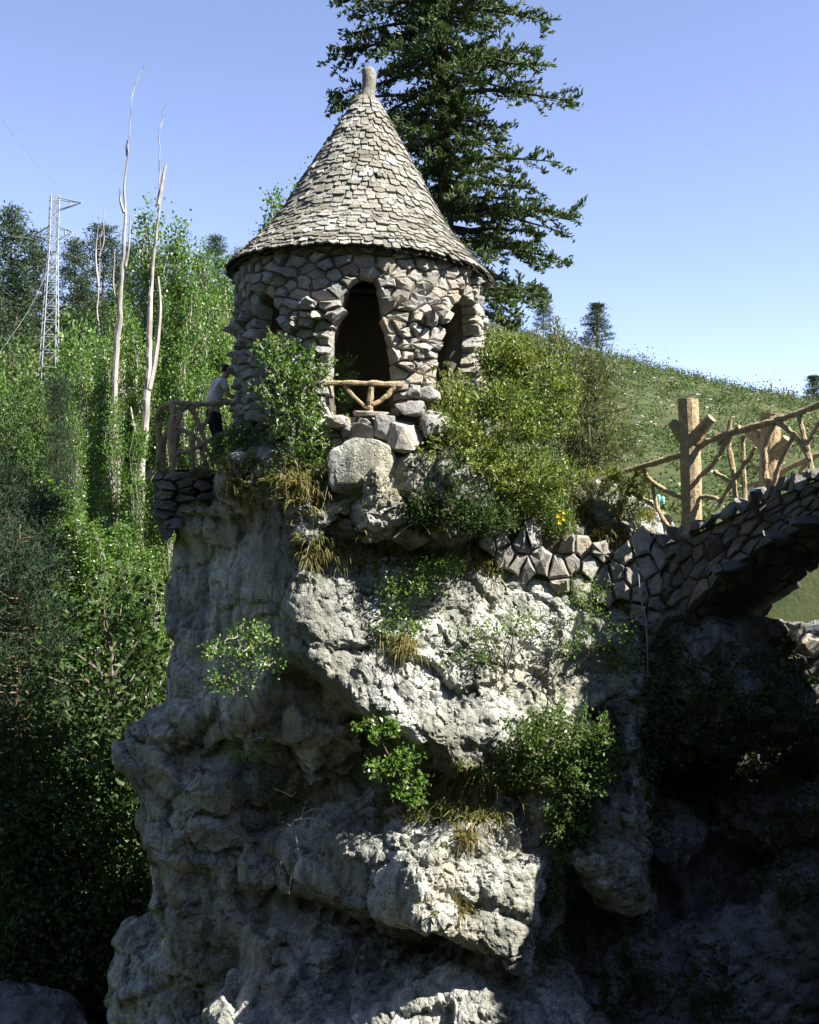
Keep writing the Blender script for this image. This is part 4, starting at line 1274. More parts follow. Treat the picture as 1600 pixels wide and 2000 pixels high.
# poplars
for px, py, D, lb in ((288, 380, 47, 'tall green poplar behind the two bare trunks'), (352, 410, 46, 'green poplar right of the bare trunks'),
        (535, 355, 50, 'poplar top standing left of the tower roof'), (606, 305, 52, 'poplar tip rising from the left edge of the roof')):
    put(POP[int(r_.integers(4))], 'poplar_tree', lb, 'tree', px, py, D, 15.9, r_.uniform(0, 6))
for px, py, D in ((400, 455, 45), (440, 485, 46), (375, 520, 42), (425, 560, 41), (330, 560, 42), (235, 540, 44), (265, 600, 41), (205, 640, 42), (165, 660, 43), (300, 650, 40), (355, 640, 40), (395, 690, 39), (225, 760, 38), (150, 780, 40), (270, 800, 37), (330, 820, 37), (440, 640, 41)):
    put(POP[int(r_.integers(4))], 'poplar_tree', 'leafy poplar in the sunny row left of the tower', 'tree', px, py, D, 15.9, r_.uniform(0, 6), 'poplars left of the tower', .92)
for px, py, D in ((105, 925, 33), (145, 960, 33.5), (185, 1000, 33), (240, 1010, 34), (290, 1060, 33)):
    put(POP[int(r_.integers(4))], 'poplar_tree', 'young poplar lower down the slope left of the crag', 'tree', px, py, D, 15.9, r_.uniform(0, 6), 'young poplars', 1.6)
# bare standing trunks
def dead_tree(label, D, main, sides, r0):
    pts = [W(px, py, D) for px, py in main]
    base = Vector((pts[0].x, D, gz(pts[0].x, D) - .2))
    t = thing('dead_tree', label, 'tree', base)
    P = smooth_path([base] + pts, 5); P = P + r_.normal(0, .018, P.shape)
    zz = np.clip((P[:, 2] - P[0, 2]) / (P[-1, 2] - P[0, 2]), 0, 1)
    R = np.interp(zz, [0, .35, .6, .75, .88, 1], [r0 * .9, r0 * .62, r0 * .40, r0 * .2, r0 * .09, .014]) * (1 + r_.uniform(-.1, .1, len(P)))
    V, F = tube(P, R, 8); tr = one(V, F, .5, 'trunk', MATS['dead_wood'], t)
    for sd, ra in sides:
        V, F = limb([W(px, py, D + .02) for px, py in sd], ra, ra * .35, 6, 4, .08, r_)
        one(V, F, .5, 'branch', MATS['dead_wood'], tr)
dead_tree('tallest bare dead poplar trunk with a whip-like tip', 40, [(225, 760), (232, 640), (238, 540), (244, 440), (246, 330), (254, 255), (260, 180), (283, 126)],
          [([(243, 415), (236, 395), (234, 368)], .07), ([(249, 305), (247, 290), (245, 282)], .05), ([(255, 268), (249, 276), (247, 284)], .03), ([(245, 520), (252, 480), (254, 420)], .06), ([(232, 600), (222, 560), (224, 490)], .05)], .21)
dead_tree('thick bare dead poplar trunk forking near the top', 38, [(272, 980), (280, 850), (290, 740), (292, 640), (297, 540), (306, 450), (312, 380), (311, 270), (323, 205)],
          [([(309, 400), (318, 350), (323, 322)], .09), ([(323, 330), (326, 322)], .03), ([(291, 760), (305, 690), (313, 600), (309, 540)], .12), ([(311, 272), (309, 268)], .04), ([(276, 880), (262, 830), (255, 795)], .08)], .24)
dead_tree('thin bare dead tree in front of the pines', 44, [(196, 700), (192, 620), (194, 540), (198, 470), (205, 405)],
          [([(193, 560), (187, 500), (192, 440)], .06), ([(194, 500), (203, 470), (202, 425)], .04)], .12)
# near pines on the left, needle colour darkened in place of cast shade
NEARP = [pine_tree(201, 13, 2.4, .42, 20, .24, 280, .36, ratio=.13, mat='shaded_needles'), pine_tree(202, 13, 2.2, .3, 20, .24, 300, .36, ratio=.13, mat='shaded_needles')]
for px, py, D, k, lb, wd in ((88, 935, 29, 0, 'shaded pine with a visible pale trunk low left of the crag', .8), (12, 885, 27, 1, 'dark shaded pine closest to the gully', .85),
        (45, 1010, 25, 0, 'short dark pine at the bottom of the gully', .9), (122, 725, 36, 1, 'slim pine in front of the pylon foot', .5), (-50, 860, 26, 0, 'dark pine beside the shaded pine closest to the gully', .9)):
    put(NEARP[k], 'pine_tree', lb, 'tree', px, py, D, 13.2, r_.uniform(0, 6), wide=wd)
# bushy trees at the foot of the crag's left side
BUSHT = leafy_tree(301, 5, [((0, 0, 3.2), (1.5, 1.3, 1.6), 2), ((.7, 0, 2.0), (1.5, 1.3, 1.5), 2), ((-.8, 0, 1.6), (1.3, 1.2, 1.2), 1)], 420, .2, 30, .10, .07, 'deep_leaf', 'twig', .09, .15)
for px, py, D, lb in ((235, 1130, 25.5, 'olive green bushy tree against the left side of the crag'), (170, 1330, 25, 'dull green bush tree below the young poplars'), (260, 1330, 24.5, 'yellowish bush tree tucked behind the bulge of the crag'), (60, 1480, 25, 'dim bush tree by the trunk of the shaded pine')):
    put(BUSHT, 'bushy_tree', lb, 'tree', px, py, D, 4.9, r_.uniform(0, 6))
# single pines on the grassy right hill
for px, py, D, k, lb, wd in ((1060, 562, 118, 1, 'pine on the ridge nearest the fir', 1.0), (1166, 594, 112, 2, 'lone spreading pine standing on the grassy ridge', 1.5), (968, 572, 120, 0, 'pine half hidden behind the tower eaves', 1.2), (1010, 612, 116, 3, 'small pine between the tower and the ridge pine', 1.2), (1590, 735, 120, 2, 'small pine on the low end of the ridge', 1.4)):
    put(RIDGEP[k % 2], 'pine_tree', lb, 'tree', px, py, D, 12, r_.uniform(0, 6), wide=wd)
for px, py, D, k, lb, wd in ((1090, 655, 66, 2, 'dusky shrub tree behind the feathery bush', .45), (1225, 820, 58, 2, 'small dark tree on the meadow left of the stump post', .7), (1135, 690, 70, 0, 'light green tree on the slope behind the feathery bush', .4), (1400, 945, 52, 2, 'small shrub tree seen through the bridge railing', 1.0), (1250, 870, 56, 0, 'low dark bush on the meadow beside the stump post', 1.2)):
    put(BROAD[k], 'broadleaf_tree', lb, 'tree', px, py, D, 8.3, r_.uniform(0, 6), wide=wd)
# trees of the right bank, beside the frame: they shade the gorge
for x, y, k, s in ((11.4, 13.9, 2, .50), (12.0, 15.2, 0, .55), (13.2, 13.0, 2, .55), (13.6, 14.6, 2, .58)):
    place(BROAD[k], 'broadleaf_tree', 'leafy tree on the right bank beside the bridge end', 'tree', (x, y, gz(x, y) - .1), (s * 1.5, s * 1.5, s), k, 'trees of the right bank')

# ------------------------------------------------------------------ plants on the crag
r_ = np.random.default_rng(77)
def shrub(name, label, cat, base, ells, ncl, rc, nleaf, L, Wd, mat, bark='twig', r0=.02, stems=1, gap=0., twig=.6, upright=0., seed=0, shell=.2, droop=0., group=None, shoots=0, slen=.4):
    """base (px, py, D or None to sit on the rock); ells (px, py, dD, rx, ry, weight) in photo pixels"""
    b = W(*base) if base[2] is not None else hit(base[0], base[1])[0]
    D = b.y; loc = []
    for px, py, dD, rx, ry, w in ells:
        c = W(px, py, D + dD) - b; k = (D + dD) / FPX
        loc.append(((c.x, c.y, c.z), (rx * k, (rx + ry) / 2 * k * .8, ry * k), w))
    rng = np.random.default_rng(900 + seed); wood = MB(); P = clump_points(rng, loc, ncl, shell, gap, seed, 2.2)
    nodes = [np.zeros((1, 3))]
    for s in range(stems):
        e = np.array(loc[s % len(loc)][0])
        tr = smooth_path([rng.normal(0, .03, 3), e * .4 + rng.normal(0, .06, 3), e * .8 + rng.normal(0, .08, 3), e * 1.1], 5)
        V, F = tube(tr, np.linspace(r0, r0 * .35, len(tr)), 5, False); wood.add(V, F); nodes.append(tr)
    TR = np.concatenate(nodes); C = []; Dr = []
    for p in P[np.argsort(np.linalg.norm(P, axis=1))]:
        d = np.linalg.norm(TR - p, axis=1) + .6 * np.maximum(np.linalg.norm(TR, axis=1) - np.linalg.norm(p), 0)
        q = TR[np.argmin(d)]
        if rng.random() < twig:
            mid = (p + q) / 2 + rng.normal(0, .03, 3)
            V, F = tube([q, mid, p], [r0 * .4, r0 * .28, r0 * .15], 4, False); wood.add(V, F)
            TR = np.vstack([TR, mid[None], p[None]])
        m = max(2, int(nleaf * rng.uniform(.5, 1.4))); o = rng.normal(0, rc, (m, 3))
        C.append(p + o); Dr.append(unit(o) * .6 + np.array([0, 0, .4 + upright - droop]))
    cen = P.mean(0)
    for k in range(shoots):                       # single shoots that break the outline
        p = P[int(rng.integers(len(P)))]; d = unit(unit(p - cen) * .8 + np.array([0, 0, .7 - droop]) + rng.normal(0, .3, 3)); l = slen * rng.uniform(.4, 1.1)
        tp = p + d * l + np.array([0, 0, -.12 * l]); mid = (p + tp) / 2 + np.array([0, 0, .05 * l])
        V, F = tube([p, mid, tp], [.007, .005, .003], 3, False); wood.add(V, F)
        m = int(l / L * 3.0) + 3; tt = rng.uniform(.1, 1.0, (m, 1))
        C.append(p * (1 - tt) ** 2 + 2 * mid * tt * (1 - tt) + tp * tt ** 2 + rng.normal(0, L * .45, (m, 3))); Dr.append(np.tile(d, (m, 1)) * .9)
    V, F = leaves(np.concatenate(C), L, Wd, rng, np.concatenate(Dr), .8); lf = MB(); lf.add(V, F)
    t = thing(name, label, cat, b, group)
    for nm, me in (('stems', wood.mesh('stems', MATS[bark])), ('foliage', lf.mesh('foliage', MATS[mat]))):
        o = bpy.data.objects.new(nm, me); COL.objects.link(o); o.parent = t
    return t
shrub('box_bush', 'big dense yellow-green bush right of the tower', 'bush', (960, 985, 17.2),
      [(950, 850, 0, 115, 105, 3.2), (1035, 775, .4, 95, 90, 2.6), (890, 900, -.3, 80, 55, 1.3), (1010, 930, -.1, 105, 55, 1.6), (985, 700, .5, 55, 45, .8), (880, 800, .2, 45, 50, .6)],
      900, .09, 25, .072, .036, 'box_leaf', r0=.03, stems=6, gap=.33, twig=.5, upright=.5, seed=1, shoots=420, slen=.55)
shrub('broom_bush', 'feathery grey-green bush with many thin upright stems behind the box bush', 'bush', (1120, 960, 18.8),
      [(1120, 790, 0, 85, 110, 2.2), (1170, 860, .1, 60, 75, 1.4), (1085, 700, 0, 45, 45, .7), (1165, 740, 0, 30, 55, .5)],
      560, .09, 14, .085, .024, 'broom_leaf', r0=.02, stems=12, gap=.15, twig=.8, upright=1.1, seed=2, shoots=220, slen=.6)
shrub('leafy_shrub', 'light green shrub with grey stems in front of the tower wall', 'bush', (570, 915, 16.85),
      [(545, 700, 0, 55, 42, 1.1), (560, 765, 0, 60, 55, 1.2), (610, 735, 0, 30, 45, .6), (585, 835, 0, 60, 65, 1.4), (622, 870, 0, 34, 45, .7)],
      330, .07, 9, .06, .042, 'poplar_leaf', 'bleached_twig', .022, 6, .2, .85, .2, 3, shoots=60, slen=.35)
shrub('leafy_shrub', 'low green shrub beside the person on the terrace', 'bush', (490, 930, 17.6),
      [(490, 860, 0, 55, 50, 1.2), (450, 880, .2, 40, 35, .8), (530, 890, -.1, 40, 40, .8)], 240, .06, 14, .06, .04, 'broad_leaf', 'twig', .016, 4, .1, .7, .2, 4)
shrub('plant', 'green plant growing inside the tower opening', 'plant', (672, 812, 17.5), [(675, 730, 0, 20, 45, 1), (668, 780, 0, 22, 30, 1)], 60, .05, 10, .06, .04, 'poplar_leaf', 'twig', .012, 2, 0, .6, .3, 5)
shrub('sapling', 'small crooked tree growing out of the shaded rock face', 'sapling', (528, 1425, None),
      [(470, 1265, -.95, 80, 42, 1.6), (445, 1330, -.95, 55, 25, .9), (520, 1285, -.8, 40, 35, .7), (490, 1235, -.9, 40, 22, .5)], 130, .05, 10, .062, .042, 'poplar_leaf', 'bleached_twig', .03, 2, .1, .9, .2, 6)
shrub('sapling', 'leafy twig hanging below the crooked small tree', 'sapling', (548, 1440, None), [(485, 1475, -.25, 38, 14, 1), (525, 1440, -.2, 18, 12, .5)], 26, .04, 8, .06, .042, 'poplar_leaf', 'bleached_twig', .014, 1, 0, .9, .2, 7)
shrub('climbing_plant', 'bright leafy shoots rising from the dark hollow', 'plant', (800, 1600, None),
      [(735, 1420, -.5, 42, 26, .8), (790, 1480, -.4, 40, 26, .7), (745, 1500, -.4, 40, 22, .6), (805, 1540, -.3, 36, 36, 1.0)], 110, .05, 10, .075, .055, 'poplar_leaf', 'twig', .016, 4, 0, .85, .3, 8)
shrub('leafy_shrub', 'thick bright shrub growing on the grassy ledge', 'bush', (1090, 1540, None),
      [(1090, 1440, -.35, 100, 48, 2.0), (1130, 1515, -.35, 75, 55, 1.8), (1040, 1500, -.3, 60, 40, 1.0), (1110, 1600, -.3, 50, 48, 1.0), (1180, 1475, -.1, 40, 35, .6)],
      420, .075, 15, .062, .042, 'broad_leaf', 'twig', .02, 6, .22, .7, .2, 9, shoots=170, slen=.4)
shrub('leafy_shrub', 'open twiggy shrub reaching out over the dark gully', 'bush', (1215, 1500, 17.4),
      [(1290, 1415, -.2, 80, 40, 1.2), (1330, 1390, -.1, 45, 25, .5), (1280, 1480, -.1, 55, 50, .9), (1250, 1560, 0, 25, 40, .4)], 190, .06, 11, .06, .045, 'broad_leaf', 'bleached_twig', .016, 5, 0, .9, .1, 10)
shrub('trailing_plant', 'tangle of light green leaves trailing over the sunny rock', 'plant', (800, 1130, None),
      [(800, 1145, -.25, 70, 26, 1), (775, 1215, -.25, 55, 45, 1.2), (850, 1110, -.2, 60, 22, .7), (760, 1265, -.25, 34, 26, .6)], 260, .06, 12, .055, .038, 'poplar_leaf', 'twig', .01, 5, .1, .6, 0, 11, droop=.3)
shrub('trailing_plant', 'thin leafy vine crossing the white rock face', 'plant', (985, 1300, None),
      [(940, 1230, -.2, 60, 26, 1), (930, 1290, -.2, 50, 26, .8), (1010, 1220, -.2, 40, 34, .7), (880, 1300, -.2, 30, 18, .4)], 110, .05, 8, .05, .034, 'poplar_leaf', 'twig', .014, 5, 0, .9, .2, 12)
shrub('trailing_plant', 'sprays of small leaves under the drystone wall', 'plant', (1150, 1290, None),
      [(1155, 1160, -.25, 45, 40, 1.0), (1170, 1230, -.25, 75, 35, 1.2), (1110, 1260, -.2, 50, 26, .7), (1225, 1280, -.2, 30, 45, .7)], 130, .06, 8, .05, .036, 'poplar_leaf', 'twig', .01, 6, .05, .7, .1, 13)
shrub('leafy_shrub', 'dark shrub strip along the shaded edge of the lower rock', 'bush', (1085, 1760, None),
      [(1100, 1660, -.2, 34, 40, .9), (1065, 1740, -.25, 30, 50, 1.0), (1075, 1850, -.2, 28, 26, .5), (1120, 1610, -.1, 40, 35, .7)], 220, .055, 13, .055, .04, 'broad_leaf', 'twig', .01, 4, .05, .5, 0, 14)
shrub('leafy_shrub', 'little bush with yellow flowers on the drystone wall', 'bush', (1085, 1050, 17.4), [(1085, 1020, 0, 35, 26, 1), (1060, 990, .2, 60, 30, 1.2), (1010, 1010, .1, 50, 36, 1)], 230, .06, 13, .06, .03, 'broad_leaf', 'twig', .01, 4, 0, .5, .3, 15)
shrub('leafy_shrub', 'dim green leaves in the dark hollow', 'bush', (560, 1560, None), [(545, 1530, -.3, 45, 16, 1), (560, 1580, -.2, 40, 18, .7)], 40, .05, 8, .06, .042, 'broad_leaf', 'twig', .01, 2, 0, .8, .1, 16)
for i, (px, py, lb) in enumerate(((1290, 1285, 'bright sprig in the shade below the abutment'), (1400, 1205, 'small sprig of leaves under the arch'))):
    shrub('sprig', lb, 'plant', (px, py + 25, 17.4 if i == 0 else 17.9), [(px + 15, py, -.1, 26, 8, 1)], 10, .04, 6, .055, .04, 'poplar_leaf', 'twig', .006, 2, 0, .9, .2, 30 + i)
shrub('leafy_shrub', 'grey-green brush covering the clifftop beside the bridge rail', 'bush', (1180, 1050, 18.1), [(1180, 985, 0, 55, 45, 1), (1120, 975, .1, 55, 45, 1), (1225, 1010, 0, 30, 30, .5)], 170, .08, 11, .09, .02, 'broom_leaf', 'twig', .012, 8, .1, .8, .9, 17, shoots=90, slen=.4)
shrub('leafy_shrub', 'dark low shrub in the shadow under the big bush', 'bush', (880, 1030, None), [(880, 985, -.2, 80, 45, 1), (950, 1020, -.2, 60, 30, .7), (820, 1010, -.1, 40, 25, .4)], 260, .07, 13, .06, .035, 'deep_leaf', 'twig', .012, 5, .1, .7, .3, 18, shoots=70, slen=.3)
# yellow flowers
fm = NG('yellow_petal').out((.75, .52, .02), .5, None, .2, ((.8, .6, .05), .3))
for i, (px, py, n, lb) in enumerate(((1096, 1012, 5, 'cluster of yellow flowers above the drystone wall'), (1240, 1383, 1, 'single yellow flower beside the twiggy shrub'))):
    b = MB()
    for k in range(n):
        c = np.array(W(px + (r_.uniform(-10, 10) if n > 1 else 0), py + (r_.uniform(-14, 14) if n > 1 else 0), 17.2 - .03 * k))
        for a in np.arange(5) * 1.2566:
            d = np.array([math.cos(a), -.4, math.sin(a)]); s = np.array([-math.sin(a), 0, math.cos(a)])
            b.add([c, c + d * .022 + s * .014, c + d * .04, c + d * .022 - s * .014], np.array([[0, 1, 2, 3]]))
    tag(b.build('flower', fm), lb, 'flower')

def blades(b, P, N, n, L, spread, rng, wd=.009, droop=1.0):
    """n curved blades from each point P with outward normal N"""
    for p, nn in zip(P, N):
        up = np.array([nn[0], nn[1], nn[2]]) * .6 + np.array([0, 0, .9])
        d = unit(up + rng.normal(0, spread, (n, 3))); l = (L * rng.uniform(.5, 1.2, n))[:, None]
        o = np.array(p) + rng.normal(0, .025, (n, 3)); s = unit(np.cross(d, rng.normal(0, 1, (n, 3)))) * wd * rng.uniform(.6, 1.2, (n, 1))
        g = np.array([0, 0, -1.0]) * droop
        m1 = o + d * l * .5 + g * l * .08; m2 = o + d * l * .85 + g * l * .32; tp = o + d * l * 1.0 + g * l * .62
        V = np.stack([o - s, o + s, m1 + s * .9, m1 - s * .9, m2 + s * .6, m2 - s * .6, tp], 1).reshape(-1, 3)
        i = np.arange(n)[:, None] * 7
        b.add(V, [np.concatenate([i + [0, 1, 2, 3], i + [3, 2, 4, 5]]), i + np.array([5, 4, 6])])
def tuft(px, py, n, L, spread, rx, label, mat, cnt=10, droop=1.0, seed=0):
    rng = np.random.default_rng(seed + 40); b = MB(); P = []; N = []
    for k in range(cnt):
        h, nn = hit(px + rng.normal(0, rx * .5), py + rng.normal(0, rx * .3))
        if P and (h - P[0]).length > 1.2: continue
        P.append(h); N.append(nn)
    blades(b, P, N, n, L, spread, rng, droop=droop)
    tag(b.build('grass_tuft', MATS[mat]), label, 'grass')
tuft(635, 1075, 26, .36, .55, 40, 'shaggy yellow-green grass tuft overhanging the arris of the crag', 'grass_blade', 30, 1.3, 1)
tuft(785, 1265, 26, .36, .5, 36, 'brown drooping grass tuft below the trailing leaves', 'dry_grass', 12, 1.6, 2)
tuft(900, 1555, 30, .42, .6, 80, 'long grass draped over the edge of the ledge', 'grass_blade', 70, 1.5, 3)
tuft(985, 1515, 26, .36, .6, 50, 'grass beside the thick shrub on the ledge', 'grass_blade', 30, 1.3, 4)
tuft(912, 1640, 24, .30, .55, 30, 'small brown tuft of grass on the lower rock', 'dry_grass', 10, 1.2, 5)
tuft(905, 1775, 18, .24, .5, 22, 'tiny grass tuft in a crack of the lower rock', 'dry_grass', 6, 1.2, 6)
tuft(600, 960, 26, .34, .6, 40, 'dry grass under the light green shrub', 'dry_grass', 30, 1.0, 7)
tuft(1195, 1055, 26, .42, .55, 50, 'pale dry grass on top of the drystone wall', 'dry_grass', 16, 1.2, 8)
tuft(1190, 1290, 14, .26, .5, 40, 'fine grass hanging on the bright rock under the wall', 'grass_blade', 8, 1.4, 9)
# ground cover of fine grass on the ledges
def cover():
    rng = np.random.default_rng(6); b = MB()
    for (x0, x1, y0, y1), n, k, L in (((430, 660, 890, 985), 240, 9, .28), ((690, 980, 1030, 1120), 220, 9, .26), ((960, 1270, 925, 1070), 340, 9, .34), ((730, 1000, 1500, 1610), 170, 9, .3),
                                   ((560, 720, 980, 1110), 70, 7, .2), ((850, 1250, 1130, 1300), 50, 5, .16), ((820, 960, 1640, 1800), 16, 6, .15), ((300, 470, 905, 935), 40, 7, .16)):
        P = []; N = []
        for _ in range(n):
            h, nn = hit(rng.uniform(x0, x1), rng.uniform(y0, y1))
            if nn.z > (-.12 if y0 < 1150 else .05) and h.y < 20.5: P.append(h); N.append(nn)
        blades(b, P, N, k, L, .55, rng, .010, 1.1)
    o = b.build('grass', MATS['grass_blade']); o['kind'] = 'stuff'; o['label'] = 'thin grass growing on the ledges of the crag'
cover()
# bleached dead twigs
def twigs(label, lines, r0, D=None, mat='bleached_twig'):
    t = None
    for k, ln in enumerate(lines):
        if D is None:
            ps = [hit(*p)[0] for p in ln]; d0 = min(p.y for p in ps) - .12
            ps = [W(p[0], p[1], d0 - .05 * i) for i, p in enumerate(ln)]
        else: ps = [W(p[0], p[1], D + .04 * math.sin(i * 2 + k)) for i, p in enumerate(ln)]
        if t is None: t = thing('dead_branch', label, 'branch', ps[0])
        V, F = limb(ps, r0 * (1 if k == 0 else .7), r0 * .3, 6, 4, .12, r_)
        one(V, F, .5, 'twig', MATS[mat], t)
twigs('bleached dead branches arching out of the dark hollow', [[(650, 1615), (620, 1600), (585, 1600), (572, 1610), (582, 1660), (570, 1700), (565, 1745)], [(585, 1600), (600, 1585), (625, 1580), (645, 1600)], [(590, 1590), (598, 1565)], [(572, 1615), (552, 1605)], [(552, 1660), (545, 1712)]], .014, 16.7)
twigs('short forked dead stick in the hollow', [[(535, 1540), (560, 1550), (570, 1555), (580, 1545)]], .012, 17.1)
twigs('long thin bare stem leaning on the dry grass', [[(600, 1075), (625, 1010), (640, 950), (655, 900)], [(625, 1010), (605, 985), (600, 940)]], .012, 16.55)
twigs('pale twigs under the big bush', [[(770, 1050), (810, 1020), (850, 1005), (870, 1030), (880, 1050)], [(820, 1018), (835, 1035), (840, 1045)]], .009, 16.45)
twigs('dark crooked stem on the white rock', [[(990, 1305), (1000, 1270), (1005, 1225), (1030, 1215)], [(995, 1290), (1040, 1250), (1090, 1225)]], .016, None, 'twig')

# ------------------------------------------------------------------ undergrowth
def scatter_clumps(name, label, mats, pts, rc, nleaf, L, Wd, seed):
    rng = np.random.default_rng(seed)
    for k, m in enumerate(mats):
        C = np.concatenate([p + rng.normal(0, rc * rng.uniform(.6, 1.4), (nleaf, 3)) * [1, 1, .8] + [0, 0, rc * .6] for p in pts[k::len(mats)]])
        V, F = leaves(C, L, Wd, rng, np.tile([0, 0, .5], (len(C), 1)), .8); b = MB(); b.add(V, F)
        o = b.build(name, MATS[m]); o['kind'] = 'stuff'; o['label'] = label
xs = r_.uniform(-26, -3.2, 2600); ys = r_.uniform(21, 50, 2600)
zs = ground(xs, ys); P = np.stack([xs, ys, zs], 1)
P = P[(vnoise(P.astype(np.float32), .35, 3) > -.35)]
scatter_clumps('undergrowth', 'mass of bushes and saplings on the slope left of the crag', ('deep_leaf', 'broad_leaf', 'olive_leaf'), P, .42, 26, .17, .11, 1)
xs = r_.uniform(-60, -8, 1500); ys = r_.uniform(50, 112, 1500)
P = np.stack([xs, ys, ground(xs, ys)], 1)
scatter_clumps('undergrowth', 'leafy mass under the far pines', ('deep_leaf', 'broad_leaf'), P, .9, 24, .45, .3, 2)
# cliff plants
P = []
for (x0, x1, y0, y1), n in (((1270, 1600, 1300, 1560), 330), ((1150, 1600, 1560, 2000), 330), ((1210, 1330, 1230, 1420), 60)):
    for _ in range(n):
        h, nn = hit2(r_.uniform(x0, x1), r_.uniform(y0, y1))
        if nn.y < 0 and (vnoise(np.array([h[:]], np.float32), .9, 4)[0] > -.12 or y0 == 1300): P.append(np.array(h) + np.array(nn) * .05)
scatter_clumps('creepers', 'dark creepers and shrubs covering the shaded cliff', ('deep_leaf', 'deep_leaf'), np.array(P), .13, 26, .075, .05, 3)
# scrub and stones on the grassy hill
xs = r_.uniform(-12, 80, 11000); ys = r_.uniform(33, 150, 11000)
P = np.stack([xs, ys, ground(xs, ys)], 1); q = vnoise(P.astype(np.float32), .09, 5) + .5 * vnoise(P.astype(np.float32), .3, 6)
ok = (q > -.75) & ~((ys < 45) & (xs < 4))
scatter_clumps('scrub', 'low scrub dotted over the grassy hill', ('deep_leaf', 'olive_leaf', 'deep_leaf', 'broad_leaf'), P[ok], .30, 24, .17, .11, 4)
xs = r_.uniform(4, 70, 420); ys = 38 + 90 * r_.uniform(0, 1, 420) ** .7; P = np.stack([xs, ys, ground(xs, ys)], 1)
scatter_clumps('scrub', 'rounder bushes dotted over the grassy hill', ('deep_leaf', 'olive_leaf'), P, .55, 70, .2, .13, 5)
b = MB(); V0 = [boulder(r_, (1, .8, .6), 9) for _ in range(6)]
for k in range(3000):
    x, y = r_.uniform(0, 75), r_.uniform(36, 148)
    if vnoise(np.array([[x, y, 0]], np.float32), .1, 9)[0] < .05 and r_.random() < .75: continue
    V, F = V0[k % 6]; b.add(V * r_.uniform(.06, .19) * (1 if r_.random() < .93 else 1.7) + np.array([x, y, gz(x, y)]), F, r_.uniform(.3, 1))
o = b.build('scattered_stones', MATS['wall_stone']); o['kind'] = 'stuff'; o['label'] = 'pale stones scattered over the grassy hill'

# ------------------------------------------------------------------ pylon and its lines
def mat_steel():
    g = NG('galvanised_steel'); return g.out((.30, .32, .34), .5, None, .5, None, .2)
mat_steel()
def pylon():
    D = 78.0; top = W(107, 384, D); bx, by = W(94, 770, D).x, D
    zb = gz(bx, by) - .3; t = thing('pylon', 'grey steel lattice pylon rising from the forest', 'pylon', (bx, by, zb)); H = top.z - zb
    def cx(f): return bx + (top.x - bx) * f
    def hwid(f): return (1.0 - .70 * f) * .60 if f < .72 else .28
    def corner(f, k): 
        sx, sy = ((-1, -1), (1, -1), (1, 1), (-1, 1))[k]; w = hwid(f)
        a = .5; return np.array([cx(f) + w * (sx * math.cos(a) - sy * math.sin(a)), by + w * (sx * math.sin(a) + sy * math.cos(a)), zb + H * f])
    def bar(parts, a, b_, r): V, F = tube([a, b_], [r, r], 4); parts.add(V, F)
    for k in range(4):
        b = MB(); fs = np.linspace(0, 1, 12)
        V, F = tube([corner(f, k) for f in fs], [.038] * 12, 4); b.add(V, F); b.build('leg', MATS['galvanised_steel'], t)
    b = MB(); f = 0.0
    while f < .985:
        g = min(f + (hwid(f) * 2.1) / H, 1.0)
        for k in range(4):
            bar(b, corner(f, k), corner(g, (k + 1) % 4), .022)
            if f > .7: bar(b, corner(g, k), corner(f, (k + 1) % 4), .025)
            bar(b, corner(g, k), corner(g, (k + 1) % 4), .025)
        f = g
    b.build('bracing', MATS['galvanised_steel'], t)
    tips = []
    for (px, py), f0, f1 in (((160, 396), .99, .93), ((66, 460), .84, .77), ((141, 452), .84, .77)):
        b = MB(); tip = np.array(W(px, py, D)); tips.append(tip)
        ks = (1, 2) if px > 107 else (0, 3)
        for k in ks:
            bar(b, corner(f0, k), tip, .04); bar(b, corner(f1, k), tip, .045)
            bar(b, (corner(f0, k) + tip) / 2, (corner(f1, k) + tip) / 2, .025)
        bar(b, (corner(f1, ks[0]) + tip) / 2, (corner(f1, ks[1]) + tip) / 2, .025)
        a = b.build('cross_arm', MATS['galvanised_steel'], t)
        c = MB(); V, F = tube([tip, tip - [0, 0, .16]], [.03, .03], 6); c.add(V, F); c.build('insulator', MATS['galvanised_steel'], a)
    for i, (tip, ends) in enumerate(zip(tips, (((-60, 150, 45), (330, 470, 95)), ((-60, 400, 50), (300, 540, 90)), ((-60, 770, 60), (320, 590, 92))))):
        a = np.array(W(*ends[0])); c = np.array(W(*ends[1])); p = tip - [0, 0, .3]
        pts = [a, (a + p) / 2 - [0, 0, .5], p, (c + p) / 2 - [0, 0, .4], c]
        V, F = tube(smooth_path(pts, 6), [.008] * 25, 4)
        tag(one(V, F, .5, 'power_cable', MATS['galvanised_steel'], None), ('cable on the upper arm of the pylon', 'cable on the lower left arm of the pylon', 'cable on the lower right arm of the pylon')[i], 'cable')
pylon()
# marker pole with turquoise caps on the meadow behind the bridge
tq = NG('turquoise_glass').out((.25, .62, .55), .25, None, .5)
mp = thing('marker_pole', 'thin pale pole with turquoise caps behind the bridge railing', 'pole', W(1286, 1038, 24))
V, F = limb([W(1286, 1045, 24), W(1286, 968, 24)], .03, .03, 6); one(V, F, .5, 'shaft', MATS['galvanised_steel'], mp)
for px, py in ((1286, 972), (1295, 976), (1262, 1028)):
    V, F = tube([W(px, py + 8, 24), W(px, py + 3, 24), W(px, py - 4, 24), W(px, py - 6, 24)], [.03, .045, .04, .02], 10); one(V, F, .5, 'cap', tq, mp)
V, F = limb([W(1286, 1032, 24), W(1262, 1036, 24), W(1262, 1030, 24)], .02, .02, 5); one(V, F, .5, 'arm', MATS['galvanised_steel'], mp)

